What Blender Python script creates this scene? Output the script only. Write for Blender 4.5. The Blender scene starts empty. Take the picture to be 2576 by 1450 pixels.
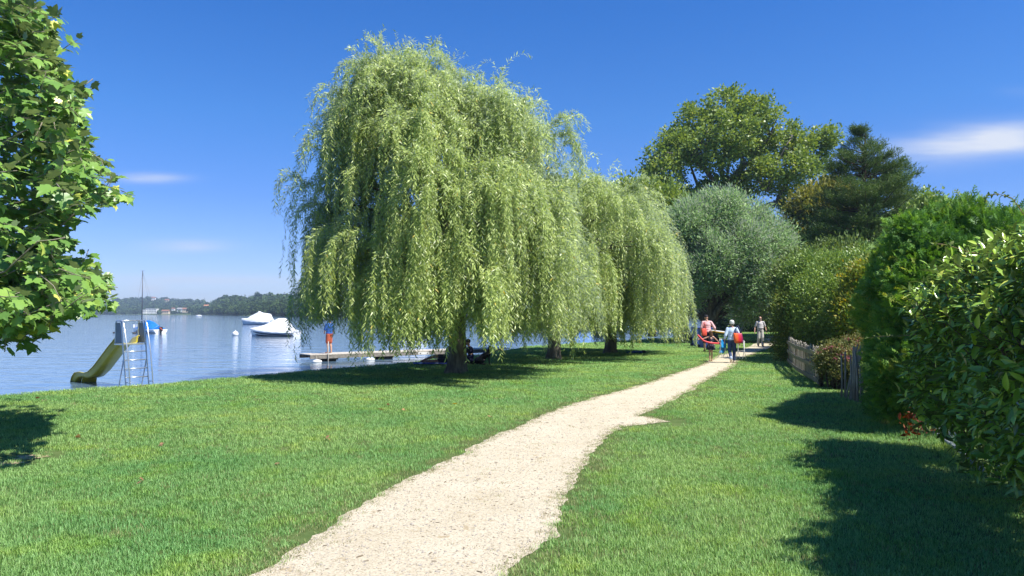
import bpy, bmesh, math, random
import numpy as np
from mathutils import Vector, Matrix, noise as mnoise
random.seed(7)
RG = np.random.default_rng(7)
SC = bpy.context.scene
COL = SC.collection

# ------------------------------------------------------------------ camera
CAMH = 1.95
FPX = 1874.0                       # focal length in pixels of a 2576 x 1450 view
PITCH = math.atan(64/1874.0)
cd = bpy.data.cameras.new('camera'); cam = bpy.data.objects.new('camera', cd); COL.objects.link(cam)
cam.location = (0, 0, CAMH); cam.rotation_euler = (math.pi/2+PITCH, 0, 0)
cd.sensor_width = 36; cd.lens = 36*FPX/2576; cd.clip_start = 0.1; cd.clip_end = 9000
SC.camera = cam
# ------------------------------------------------------------------ sun, sky, exposure
SUN = Vector((0.47, -0.285, 0.836)).normalized()
sd = bpy.data.lights.new('sun', 'SUN'); sd.energy = 4.6; sd.angle = math.radians(0.53); sd.color = (1.0, 0.955, 0.88)
so = bpy.data.objects.new('sun', sd); COL.objects.link(so); so.rotation_euler = SUN.to_track_quat('Z', 'Y').to_euler()
so.location = (20, -8, 40)
SC.view_settings.view_transform = 'Standard'; SC.view_settings.look = 'None'
SC.view_settings.exposure = 0.92; SC.view_settings.gamma = 1.0

def build_world():
    w = bpy.data.worlds.new('World'); SC.world = w; w.use_nodes = True
    nt = w.node_tree; N = nt.nodes; L = nt.links; N.clear()
    out = N.new('ShaderNodeOutputWorld'); bg = N.new('ShaderNodeBackground'); bg.inputs[1].default_value = 0.096
    sky = N.new('ShaderNodeTexSky'); sky.sky_type = 'NISHITA'; sky.sun_disc = False
    sky.sun_elevation = math.asin(SUN.z); sky.sun_rotation = math.atan2(SUN.x, SUN.y)
    sky.altitude = 400; sky.air_density = 0.9; sky.dust_density = 0.25; sky.ozone_density = 4.0
    hs = N.new('ShaderNodeHueSaturation'); hs.inputs['Hue'].default_value = 0.503; hs.inputs['Saturation'].default_value = 1.0
    L.new(sky.outputs[0], hs.inputs['Color'])
    tc = N.new('ShaderNodeTexCoord'); sx = N.new('ShaderNodeSeparateXYZ'); L.new(tc.outputs['Generated'], sx.inputs[0])
    def M(op, a, b=None, c=None, clamp=False):
        m = N.new('ShaderNodeMath'); m.operation = op; m.use_clamp = clamp
        for i, v in enumerate((a, b, c)):
            if v is None: continue
            if isinstance(v, (int, float)): m.inputs[i].default_value = v
            else: L.new(v, m.inputs[i])
        return m.outputs[0]
    cr = N.new('ShaderNodeValToRGB'); L.new(sx.outputs[2], cr.inputs[0]); e = cr.color_ramp.elements
    st = [(0.0, (.60, .64, .84)), (.034, (.60, .65, .88)), (.07, (.54, .62, .90)), (.15, (.39, .58, .91)), (.25, (.30, .63, .98)), (.375, (.21, .60, 1.03)), (1, (.19, .58, 1.05))]
    while len(e) < len(st): e.new(.5)
    for i, (p_, c_) in enumerate(st): e[i].position = p_; e[i].color = (*c_, 1)
    ml = N.new('ShaderNodeMix'); ml.data_type = 'RGBA'; ml.blend_type = 'MULTIPLY'; ml.inputs[0].default_value = 1; L.new(hs.outputs[0], ml.inputs[6]); L.new(cr.outputs[0], ml.inputs[7])
    yy = M('MAXIMUM', sx.outputs[1], 0.05)
    u = M('DIVIDE', sx.outputs[0], yy); v = M('DIVIDE', sx.outputs[2], yy)
    cb = N.new('ShaderNodeCombineXYZ'); L.new(u, cb.inputs[0]); L.new(v, cb.inputs[1])
    mp = N.new('ShaderNodeMapping'); mp.inputs['Scale'].default_value = (2.2, 15, 1); L.new(cb.outputs[0], mp.inputs[0])
    mp.inputs['Rotation'].default_value = (0, 0, 0.04)
    nz = N.new('ShaderNodeTexNoise'); nz.inputs['Scale'].default_value = 1.6; nz.inputs['Detail'].default_value = 8
    nz.inputs['Roughness'].default_value = 0.5; L.new(mp.outputs[0], nz.inputs['Vector'])
    n = M('MULTIPLY_ADD', nz.outputs['Fac'], 3.4, -0.9)
    tot = None
    for (px, py, sxp, syp, amp, tilt) in [(2490, 352, 185, 32, .95, .02), (2330, 390, 130, 30, .45, .0), (2560, 330, 160, 30, .5, .05), (375, 446, 75, 12, .75, 0),
                                    (455, 619, 95, 14, .8, .0), (520, 703, 260, 13, .6, .0), (370, 725, 40, 12, .6, 0), (2100, 405, 60, 16, .22, 0), (700, 735, 500, 25, .12, 0),
                                    (2570, 225, 50, 14, .07, 0)]:
        u0 = (px-1288)/FPX; v0 = (789-py)/FPX
        du = M('SUBTRACT', u, u0); dv = M('SUBTRACT', v, v0)
        dv = M('SUBTRACT', dv, M('MULTIPLY', du, tilt))
        a = M('POWER', M('ABSOLUTE', M('MULTIPLY', du, FPX/sxp)), 2.0); b = M('POWER', M('ABSOLUTE', M('MULTIPLY', dv, FPX/syp)), 2.0)
        g = M('MULTIPLY', M('EXPONENT', M('MULTIPLY', M('ADD', a, b), -1.0)), amp)
        tot = g if tot is None else M('ADD', tot, g)
    front = M('GREATER_THAN', sx.outputs[1], 0.06)
    fac = M('MULTIPLY', M('MULTIPLY', tot, n), front, clamp=True)
    mx = N.new('ShaderNodeMix'); mx.data_type = 'RGBA'; L.new(fac, mx.inputs[0]); L.new(ml.outputs[2], mx.inputs[6])
    mx.inputs[7].default_value = (4.1, 4.45, 5.2, 1)
    L.new(mx.outputs[2], bg.inputs[0]); L.new(bg.outputs[0], out.inputs[0])
build_world()

# ------------------------------------------------------------------ helpers
def at(px, py, Y):
    """world point seen at pixel px, py of the 2576 x 1450 photograph at depth Y"""
    u = (px-1288)/FPX; v = -(py-725)/FPX
    c, s = math.cos(PITCH), math.sin(PITCH)
    d = Vector((u, c - v*s, s + v*c))
    return Vector((d.x/d.y*Y, Y, CAMH + d.z/d.y*Y))
def gp(px, py, z=0.0):
    p = at(px, py, 1.0); dz = p.z-CAMH
    t = (z-CAMH)/dz
    return Vector((p.x*t, t, z))
def tag(o, label=None, cat=None, group=None, kind=None):
    if label: o['label'] = label
    if cat: o['category'] = cat
    if group: o['group'] = group
    if kind: o['kind'] = kind
    return o
def empty(name, loc, rz=0, **k):
    o = bpy.data.objects.new(name, None); COL.objects.link(o); o.location = loc; o.rotation_euler = (0, 0, rz)
    o.empty_display_size = 0.2
    return tag(o, **k)
def mk(name, me, mat, parent=None, world=False):
    o = bpy.data.objects.new(name, me); COL.objects.link(o)
    if mat is not None: me.materials.append(mat)
    if parent is not None:
        o.parent = parent
        if world:
            P = Matrix.Translation(parent.location) @ parent.rotation_euler.to_matrix().to_4x4()
            q = parent.parent
            while q is not None:
                P = Matrix.Translation(q.location) @ q.rotation_euler.to_matrix().to_4x4() @ P; q = q.parent
            o.matrix_parent_inverse = P.inverted()
    return o
def npmesh(name, V, loops, counts, rnd=None, smooth=False):
    me = bpy.data.meshes.new(name)
    V = np.ascontiguousarray(V, dtype=np.float32); loops = np.ascontiguousarray(loops, dtype=np.int32); counts = np.asarray(counts, dtype=np.int32)
    me.vertices.add(len(V)); me.vertices.foreach_set('co', V.ravel())
    me.loops.add(len(loops)); me.loops.foreach_set('vertex_index', loops)
    me.polygons.add(len(counts))
    st = np.zeros(len(counts), dtype=np.int32); st[1:] = np.cumsum(counts)[:-1]
    me.polygons.foreach_set('loop_start', st)
    me.update(calc_edges=True)
    if smooth: me.polygons.foreach_set('use_smooth', np.ones(len(counts), dtype=bool))
    if rnd is not None:
        a = me.attributes.new('rnd', 'FLOAT', 'POINT'); a.data.foreach_set('value', np.asarray(rnd, dtype=np.float32))
    me.update()
    return me
def nrm(a):
    return a/np.maximum(np.linalg.norm(a, axis=-1, keepdims=True), 1e-9)

# leaf templates: verts (k,3) with y = length, faces
def T_diamond(w, bend=0.08, base=0.42):
    v = [(0, 0, 0), (w/2, base, bend), (0, 1, 0), (-w/2, base, bend)]
    return np.array(v), [(0, 1, 2, 3)]
def T_fold(w, bend=-0.12, k=5):
    """oval leaf folded along its midrib"""
    ys = np.linspace(0, 1, k); v = []; f = []
    for y in ys:
        ww = w/2*math.sin(math.pi*min(max(y, 0.02), .985)**0.85)
        z = bend*y*y
        v += [(-ww, y, z+ww*.35), (0, y, z), (ww, y, z+ww*.35)]
    for i in range(k-1):
        a = i*3; f += [(a, a+1, a+4, a+3), (a+1, a+2, a+5, a+4)]
    return np.array(v), f
def T_plane():
    out = [(0, 0), (.16, -.06), (.30, .02), (.33, .12), (.50, .18), (.42, .30), (.36, .34), (.56, .50), (.40, .52), (.30, .62), (.18, .60), (.12, .80), (0, 1.0)]
    pts = out + [(-x, y) for x, y in out[-2:0:-1]]
    v = [(0, .34, 0)] + [(x, y, .10*abs(x)*2 - .28*(max(y-.3, 0))**2*1.2 - .15*x*x*3) for x, y in pts]
    n = len(pts)
    f = [(0, 1+i, 1+(i+1) % n) for i in range(n)]
    # petiole
    v += [(-.008, 0, 0), (.008, 0, 0), (.008, -.35, .03), (-.008, -.35, .03)]
    b = len(v)-4
    f += [(b, b+1, b+2, b+3)]
    return np.array(v), f
def T_spray(n=7, seed=1):
    r = np.random.default_rng(seed); v = []; f = []
    def q(p, d, L, w):
        p = np.array(p); d = np.array(d)/np.linalg.norm(d); s = np.array((d[1], -d[0], 0))
        b = len(v); z = r.normal(0, .02)
        v.extend([tuple(p), tuple(p+d*L*.5+s*w+(0, 0, z)), tuple(p+d*L), tuple(p+d*L*.5-s*w+(0, 0, z))]); f.append((b, b+1, b+2, b+3))
    q((0, 0, 0), (0, 1, 0), 1.0, .045)
    for i in range(n):
        y = .12+.72*i/n; sgn = 1 if i % 2 else -1; L = (.5-.38*y)*r.uniform(.8, 1.2)
        q((0, y, 0), (sgn*.75, .8, r.normal(0, .2)), L, .05)
        q((sgn*L*.25, y+L*.3, 0), (sgn*1.2, .45, 0), L*.45, .035)
    return np.array(v), f
def T_needles(n=9, seed=2):
    r = np.random.default_rng(seed); v = []; f = []
    for i in range(n):
        a = i*2.4; t = r.uniform(.05, .7); d = np.array((math.cos(a)*.55, .75, math.sin(a)*.55)); p = np.array((0, t, 0))
        d = d/np.linalg.norm(d)*.42; s = np.cross(d, (0, 1, 0)); s = s/np.linalg.norm(s)*.03
        b = len(v); v.extend([tuple(p-s), tuple(p+s), tuple(p+d)]); f.append((b, b+1, b+2))
    v.extend([(-.025, 0, 0), (.025, 0, 0), (0, .8, 0)]); f.append((len(v)-3, len(v)-2, len(v)-1))
    return np.array(v), f
def leafmesh(name, P, A, Nn, S, T, rnd=None):
    P = np.asarray(P, float); A = nrm(np.asarray(A, float)); S = np.asarray(S, float).reshape(-1, 1)
    X = nrm(np.cross(A, Nn)); Z = np.cross(X, A)
    tv, tf = T; k = len(tv); n = len(P)
    V = (P[:, None, :] + S[:, None, :]*(tv[None, :, 0:1]*X[:, None, :] + tv[None, :, 1:2]*A[:, None, :] + tv[None, :, 2:3]*Z[:, None, :])).reshape(-1, 3)
    fl = np.concatenate([np.array(f) for f in tf]); fc = np.array([len(f) for f in tf])
    loops = (np.arange(n)[:, None]*k + fl[None, :]).ravel(); counts = np.tile(fc, n)
    if rnd is None: rnd = RG.random(n)
    return npmesh(name, V, loops, counts, np.repeat(rnd, k))
def joinmesh(name, parts):
    """parts: list of (V, loops, counts, rnd)"""
    Vs, Ls, Cs, Rs, off = [], [], [], [], 0
    for V, l, c, r in parts:
        Vs.append(V); Ls.append(np.asarray(l)+off); Cs.append(c); Rs.append(r); off += len(V)
    return npmesh(name, np.concatenate(Vs), np.concatenate(Ls), np.concatenate(Cs), np.concatenate(Rs))
def tubes(name, paths, seg=8, caps=True, smooth=True):
    Vs, Ls, Cs = [], [], []; off = 0
    for pts, rad in paths:
        pts = np.asarray([tuple(p) for p in pts], float); n = len(pts); rad = np.broadcast_to(np.asarray(rad, float), (n,))
        t = nrm(np.gradient(pts, axis=0)) if n > 1 else pts
        ref = np.array((0, 0, 1.)) if abs(t[0][2]) < .9 else np.array((1., 0, 0))
        X = np.cross(t[0], ref); X /= np.linalg.norm(X)
        ring = []
        for i in range(n):
            X = X - t[i]*np.dot(X, t[i]); X /= max(np.linalg.norm(X), 1e-9); Y = np.cross(t[i], X)
            a = np.arange(seg)*2*math.pi/seg
            ring.append(pts[i] + rad[i]*(np.cos(a)[:, None]*X + np.sin(a)[:, None]*Y))
        Vs.append(np.concatenate(ring))
        i = np.arange(n-1)[:, None]*seg; j = np.arange(seg)[None, :]; j2 = (j+1) % seg
        q = np.stack([i+j, i+j2, i+seg+j2, i+seg+j], -1).reshape(-1, 4)
        Ls.append(q.ravel()+off); Cs.append(np.full(len(q), 4))
        if caps:
            Ls.append(np.arange(seg)[::-1]+off); Cs.append([seg]); Ls.append(np.arange(seg)+off+(n-1)*seg); Cs.append([seg])
        off += n*seg
    return npmesh(name, np.concatenate(Vs), np.concatenate(Ls), np.concatenate([np.asarray(c) for c in Cs]), smooth=smooth)
class MB:
    """mesh bag of boxes / bars / polygons joined into ONE mesh"""
    def __init__(s): s.bm = bmesh.new()
    def box(s, c, d, rz=0, bev=0, M=None):
        m = Matrix.Translation(Vector(c)) @ Matrix.Rotation(rz, 4, 'Z')
        if M is not None: m = M @ m
        r = bmesh.ops.create_cube(s.bm, size=1, matrix=m @ Matrix.Diagonal((d[0], d[1], d[2], 1)))
        if bev:
            es = list({e for v in r['verts'] for e in v.link_edges})
            bmesh.ops.bevel(s.bm, geom=es, offset=bev, segments=2, affect='EDGES', profile=.5)
        return s
    def bar(s, a, b, w, h=None, up=(0, 0, 1)):
        a = Vector(a); b = Vector(b); d = b-a; L = d.length; y = d/L; x = y.cross(Vector(up)); x = x.normalized() if x.length > 1e-6 else Vector((1, 0, 0)); z = x.cross(y)
        M = Matrix((x, y, z)).transposed().to_4x4(); M.translation = (a+b)/2
        bmesh.ops.create_cube(s.bm, size=1, matrix=M @ Matrix.Diagonal((w, L, h or w, 1))); return s
    def poly(s, pts, thick=None):
        vs = [s.bm.verts.new(p) for p in pts]; f = s.bm.faces.new(vs)
        if thick is not None:
            r = bmesh.ops.extrude_face_region(s.bm, geom=[f]); t = Vector(thick)
            for v in [g for g in r['geom'] if isinstance(g, bmesh.types.BMVert)]: v.co += t
        return s
    def sphere(s, c, r, sc=(1, 1, 1), seg=16):
        bmesh.ops.create_uvsphere(s.bm, u_segments=seg, v_segments=seg//2+2, radius=r, matrix=Matrix.Translation(Vector(c)) @ Matrix.Diagonal((*sc, 1))); return s
    def cyl(s, a, b, r1, r2=None, seg=12):
        a = Vector(a); b = Vector(b); d = b-a
        M = d.to_track_quat('Z', 'Y').to_matrix().to_4x4(); M.translation = (a+b)/2
        bmesh.ops.create_cone(s.bm, cap_ends=True, segments=seg, radius1=r1, radius2=r1 if r2 is None else r2, depth=d.length, matrix=M); return s
    def build(s, name, mat, parent=None, world=False, smooth=False):
        bmesh.ops.recalc_face_normals(s.bm, faces=s.bm.faces)
        me = bpy.data.meshes.new(name); s.bm.to_mesh(me); s.bm.free()
        if smooth: me.polygons.foreach_set('use_smooth', np.ones(len(me.polygons), dtype=bool))
        return mk(name, me, mat, parent, world)
def loft(name, rings, mat, parent=None, closed=False, caps=False, world=False, smooth=True, solid=0):
    """rings: list of point lists of equal length"""
    n = len(rings); k = len(rings[0]); V = [tuple(p) for r in rings for p in r]; F = []
    for i in range(n-1):
        for j in range(k if closed else k-1):
            a = i*k+j; b = i*k+(j+1) % k; F.append((a, b, b+k, a+k))
    if caps: F += [tuple(range(k))[::-1], tuple(range((n-1)*k, n*k))]
    me = bpy.data.meshes.new(name); me.from_pydata(V, [], F); me.update()
    bm = bmesh.new(); bm.from_mesh(me); bmesh.ops.recalc_face_normals(bm, faces=bm.faces); bm.to_mesh(me); bm.free()
    if smooth: me.polygons.foreach_set('use_smooth', np.ones(len(me.polygons), dtype=bool))
    o = mk(name, me, mat, parent, world)
    if solid:
        m = o.modifiers.new('solid', 'SOLIDIFY'); m.thickness = solid; m.offset = 0
    return o
def fbm(p, s=1.0, o=3):
    return mnoise.fractal(Vector(p)*s, 1.0, 2.0, o)

# ------------------------------------------------------------------ materials
MATS = {}
def newmat(name):
    m = bpy.data.materials.new(name); m.use_nodes = True; nt = m.node_tree; nt.nodes.clear()
    out = nt.nodes.new('ShaderNodeOutputMaterial'); return m, nt, nt.nodes, nt.links, out
def pmat(name, col, rough=.6, metal=0, spec=.5, nscale=None, namt=.12, bump=0, bscale=None, col2=None, sub=0, stretch=(1, 1, 1), coat=0):
    if name in MATS: return MATS[name]
    m, nt, N, L, out = newmat(name)
    b = N.new('ShaderNodeBsdfPrincipled'); L.new(b.outputs[0], out.inputs[0])
    b.inputs['Roughness'].default_value = rough; b.inputs['Metallic'].default_value = metal; b.inputs['Specular IOR Level'].default_value = spec
    b.inputs['Coat Weight'].default_value = coat
    c = (*col, 1); c2 = (*(col2 or tuple(max(0, x*(1-2.2*namt)) for x in col)), 1)
    tc = N.new('ShaderNodeTexCoord'); mp = N.new('ShaderNodeMapping'); L.new(tc.outputs['Object'], mp.inputs[0]); mp.inputs['Scale'].default_value = stretch
    nz = N.new('ShaderNodeTexNoise'); nz.inputs['Scale'].default_value = nscale or 6; nz.inputs['Detail'].default_value = 6; nz.inputs['Roughness'].default_value = .62
    L.new(mp.outputs[0], nz.inputs['Vector'])
    mr = N.new('ShaderNodeMapRange'); mr.inputs[1].default_value = .32; mr.inputs[2].default_value = .68; L.new(nz.outputs['Fac'], mr.inputs[0])
    mx = N.new('ShaderNodeMix'); mx.data_type = 'RGBA'; L.new(mr.outputs[0], mx.inputs[0]); mx.inputs[6].default_value = c2; mx.inputs[7].default_value = c
    L.new(mx.outputs[2], b.inputs['Base Color'])
    if bump:
        n2 = N.new('ShaderNodeTexNoise'); n2.inputs['Scale'].default_value = bscale or 20; n2.inputs['Detail'].default_value = 5; L.new(mp.outputs[0], n2.inputs['Vector'])
        bp = N.new('ShaderNodeBump'); bp.inputs['Strength'].default_value = 1; bp.inputs['Distance'].default_value = bump; L.new(n2.outputs['Fac'], bp.inputs['Height']); L.new(bp.outputs[0], b.inputs['Normal'])
    MATS[name] = m; return m
def leafmat(name, cols, trans=.38, rough=.5, spec=.35, back=None, patch=None, pscale=.5, patch2=None):
    """cols: list of (pos, rgb) along the per-leaf random value"""
    if name in MATS: return MATS[name]
    m, nt, N, L, out = newmat(name)
    at_ = N.new('ShaderNodeAttribute'); at_.attribute_name = 'rnd'
    cr = N.new('ShaderNodeValToRGB'); e = cr.color_ramp.elements
    while len(e) < len(cols): e.new(.5)
    for i, (p, c) in enumerate(cols): e[i].position = p; e[i].color = (*c, 1)
    L.new(at_.outputs['Fac'], cr.inputs[0]); col = cr.outputs[0]
    if patch:
        g = N.new('ShaderNodeNewGeometry'); nz = N.new('ShaderNodeTexNoise'); nz.inputs['Scale'].default_value = pscale; nz.inputs['Detail'].default_value = 4
        L.new(g.outputs['Position'], nz.inputs['Vector']); mr = N.new('ShaderNodeMapRange'); mr.inputs[1].default_value = .4; mr.inputs[2].default_value = .62; L.new(nz.outputs['Fac'], mr.inputs[0])
        mx = N.new('ShaderNodeMix'); mx.data_type = 'RGBA'; mx.blend_type = 'MULTIPLY'; L.new(mr.outputs[0], mx.inputs[0]); L.new(col, mx.inputs[6]); mx.inputs[7].default_value = (*patch, 1); col = mx.outputs[2]
    if patch2:
        g = N.new('ShaderNodeNewGeometry'); nz = N.new('ShaderNodeTexNoise'); nz.inputs['Scale'].default_value = 1.1; nz.inputs['Detail'].default_value = 6; nz.inputs['Roughness'].default_value = .65
        mp = N.new('ShaderNodeMapping'); mp.inputs['Location'].default_value = (31, 7, 0); L.new(g.outputs['Position'], mp.inputs[0]); L.new(mp.outputs[0], nz.inputs['Vector']); mr = N.new('ShaderNodeMapRange'); mr.inputs[1].default_value = .50; mr.inputs[2].default_value = .66; L.new(nz.outputs['Fac'], mr.inputs[0])
        mx = N.new('ShaderNodeMix'); mx.data_type = 'RGBA'; mx.blend_type = 'MULTIPLY'; L.new(mr.outputs[0], mx.inputs[0]); L.new(col, mx.inputs[6]); mx.inputs[7].default_value = (*patch2, 1); col = mx.outputs[2]
    if back:
        g = N.new('ShaderNodeNewGeometry'); mx = N.new('ShaderNodeMix'); mx.data_type = 'RGBA'; L.new(g.outputs['Backfacing'], mx.inputs[0]); L.new(col, mx.inputs[6]); mx.inputs[7].default_value = (*back, 1); col = mx.outputs[2]
    b = N.new('ShaderNodeBsdfPrincipled'); b.inputs['Roughness'].default_value = rough; b.inputs['Specular IOR Level'].default_value = spec; L.new(col, b.inputs['Base Color'])
    t = N.new('ShaderNodeBsdfTranslucent'); hs = N.new('ShaderNodeHueSaturation'); hs.inputs['Hue'].default_value = .485; hs.inputs['Saturation'].default_value = 1.15; hs.inputs['Value'].default_value = 1.25
    L.new(col, hs.inputs['Color']); L.new(hs.outputs[0], t.inputs[0])
    ms = N.new('ShaderNodeMixShader'); ms.inputs[0].default_value = trans; L.new(b.outputs[0], ms.inputs[1]); L.new(t.outputs[0], ms.inputs[2]); L.new(ms.outputs[0], out.inputs[0])
    MATS[name] = m; return m
def barkmat(name, c1, c2, scale=6, bump=.03):
    return pmat(name, c1, .9, nscale=scale, col2=c2, bump=bump, bscale=scale*1.6, stretch=(1, 1, .22), spec=.2)
BARK = barkmat('willow_bark', (.24, .21, .165), (.05, .042, .03), 9, .04)
BARKG = barkmat('grey_bark', (.23, .21, .18), (.07, .06, .05), 5, .03)
BARKD = barkmat('brown_bark', (.12, .085, .06), (.04, .03, .022), 7, .02)
# ------------------------------------------------------------------ the land
WZ = -0.20
SHORE = [(-60, -60), (-30, -12), (-22, 4), (-17, 12.5), (-14.4, 15.9), (-12.4, 18.0), (-11.3, 19.4), (-9.96, 20.8), (-8.5, 23.1), (-7.0, 25.9), (-5.4, 28.3), (-3.9, 30.7), (-2.0, 34.5), (-.6, 40), (1, 44.5), (5.7, 51), (12.7, 60), (18, 68), (26, 84), (50, 130), (110, 230), (300, 420), (900, 900)]
SH = np.array(SHORE, float)
def sdist(P):
    """signed distance to the shoreline: positive on land (right hand side of the line)"""
    P = np.asarray(P, float); best = np.full(len(P), 1e9); sg = np.ones(len(P))
    for a, b in zip(SH[:-1], SH[1:]):
        d = b-a; t = np.clip(((P-a)@d)/(d@d), 0, 1); q = a+t[:, None]*d; r = P-q; l = np.linalg.norm(r, axis=1)
        s = np.sign(d[0]*r[:, 1]-d[1]*r[:, 0])   # >0 left of the line = water
        m = l < best-1e-7; best[m] = l[m]; sg[m] = -s[m]
    sg[sg == 0] = 1
    return best*sg
def ground_z(x, y): return 0.0

def build_ground():
    # one sheet: fine near, coarse far, dropping under the water at the shoreline
    xs = np.concatenate([np.arange(-70, -30, 4), np.arange(-30, -16, 1), np.arange(-16, 14, .35), np.arange(14, 40, 1.5), np.arange(40, 100, 6), np.geomspace(100, 1500, 18)])
    ys = np.concatenate([np.arange(-70, -10, 5), np.arange(-10, 8, 1.5), np.arange(8, 52, .35), np.arange(52, 90, 1), np.arange(90, 160, 5), np.geomspace(160, 1500, 22)])
    X, Y = np.meshgrid(xs, ys); P = np.stack([X.ravel(), Y.ravel()], 1); d = sdist(P)
    z = np.where(d > .18, 0, np.where(d > -.15, (d-.18)*0.9, -.297+(d+.15)*.12)); z = np.maximum(z, -1.6)
    z += np.where(d > .3, 0.012*np.sin(P[:, 0]*.9+1.3*np.sin(P[:, 1]*.5))*np.clip((d-.3), 0, 1)*0, 0)
    nx, ny = len(xs), len(ys)
    V = np.column_stack([P, z]); i = np.arange(ny-1)[:, None]*nx+np.arange(nx-1)[None, :]
    q = np.stack([i, i+1, i+nx+1, i+nx], -1).reshape(-1, 4)
    keep = (d[q].max(1) > -12)
    q = q[keep]
    me = npmesh('ground', V, q.ravel(), np.full(len(q), 4), smooth=True)
    m, nt, N, L, out = newmat('lawn_soil')
    b = N.new('ShaderNodeBsdfPrincipled'); b.inputs['Roughness'].default_value = .95; b.inputs['Specular IOR Level'].default_value = .1; L.new(b.outputs[0], out.inputs[0])
    g = N.new('ShaderNodeNewGeometry')
    n1 = N.new('ShaderNodeTexNoise'); n1.inputs['Scale'].default_value = 3.0; n1.inputs['Detail'].default_value = 8; n1.inputs['Roughness'].default_value = .7; L.new(g.outputs['Position'], n1.inputs['Vector'])
    cr = N.new('ShaderNodeValToRGB'); cr.color_ramp.elements[0].position = .3; cr.color_ramp.elements[0].color = (.055, .095, .026, 1); cr.color_ramp.elements[1].position = .7; cr.color_ramp.elements[1].color = (.11, .15, .05, 1)
    L.new(n1.outputs['Fac'], cr.inputs[0])
    L.new(cr.outputs[0], b.inputs['Base Color'])
    o = mk('ground', me, m); tag(o, kind='structure')
build_ground()

PATH_L = [(300, 1640), (619, 1450), (737, 1388), (833, 1331), (884, 1285), (963, 1241), (1008, 1213), (1075, 1185), (1166, 1140), (1233, 1100), (1301, 1075), (1374, 1041), (1442, 1016), (1526, 993), (1578, 979), (1637, 961), (1696, 940), (1755, 922), (1774, 913), (1804, 895), (1863, 882), (1892, 869), (1908, 857), (1925, 852), (1955, 848), (2010, 843), (2100, 838)]
PATH_R = [(1190, 1640), (1290, 1450), (1301, 1416), (1375, 1360), (1402, 1303), (1440, 1258), (1450, 1213), (1470, 1174), (1515, 1112), (1560, 1075), (1645, 1066), (1690, 1061), (1660, 1054), (1611, 1047), (1645, 1028), (1688, 1010), (1749, 977), (1784, 954), (1823, 934), (1853, 918), (1864, 903), (1895, 892), (1931, 879), (1950, 868), (1962, 860), (2010, 853), (2100, 846)]
def ragged(pts, amp, seed):
    out = []
    for a, b in zip(pts[:-1], pts[1:]):
        A = gp(*a); B = gp(*b); L = (B-A).length; n = max(2, int(L/.07)); 
        if n > 60: n = 60
        for i in range(n):
            p = A.lerp(B, i/n); nz = mnoise.fractal(Vector((p.x*1.3+seed, p.y*1.3, 0)), 1, 2, 4)
            n2 = mnoise.fractal(Vector((p.x*6+seed, p.y*6, 2)), 1, 2, 3); out.append((p.x+amp*nz*1.2+.05*n2, p.y+amp*nz*.4))
    out.append(tuple(gp(*pts[-1])[:2])); return out
PL = ragged(PATH_L, .10, 3.1); PR = ragged(PATH_R, .10, 9.7)
PATHPOLY = np.array(PL + PR[::-1])
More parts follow.
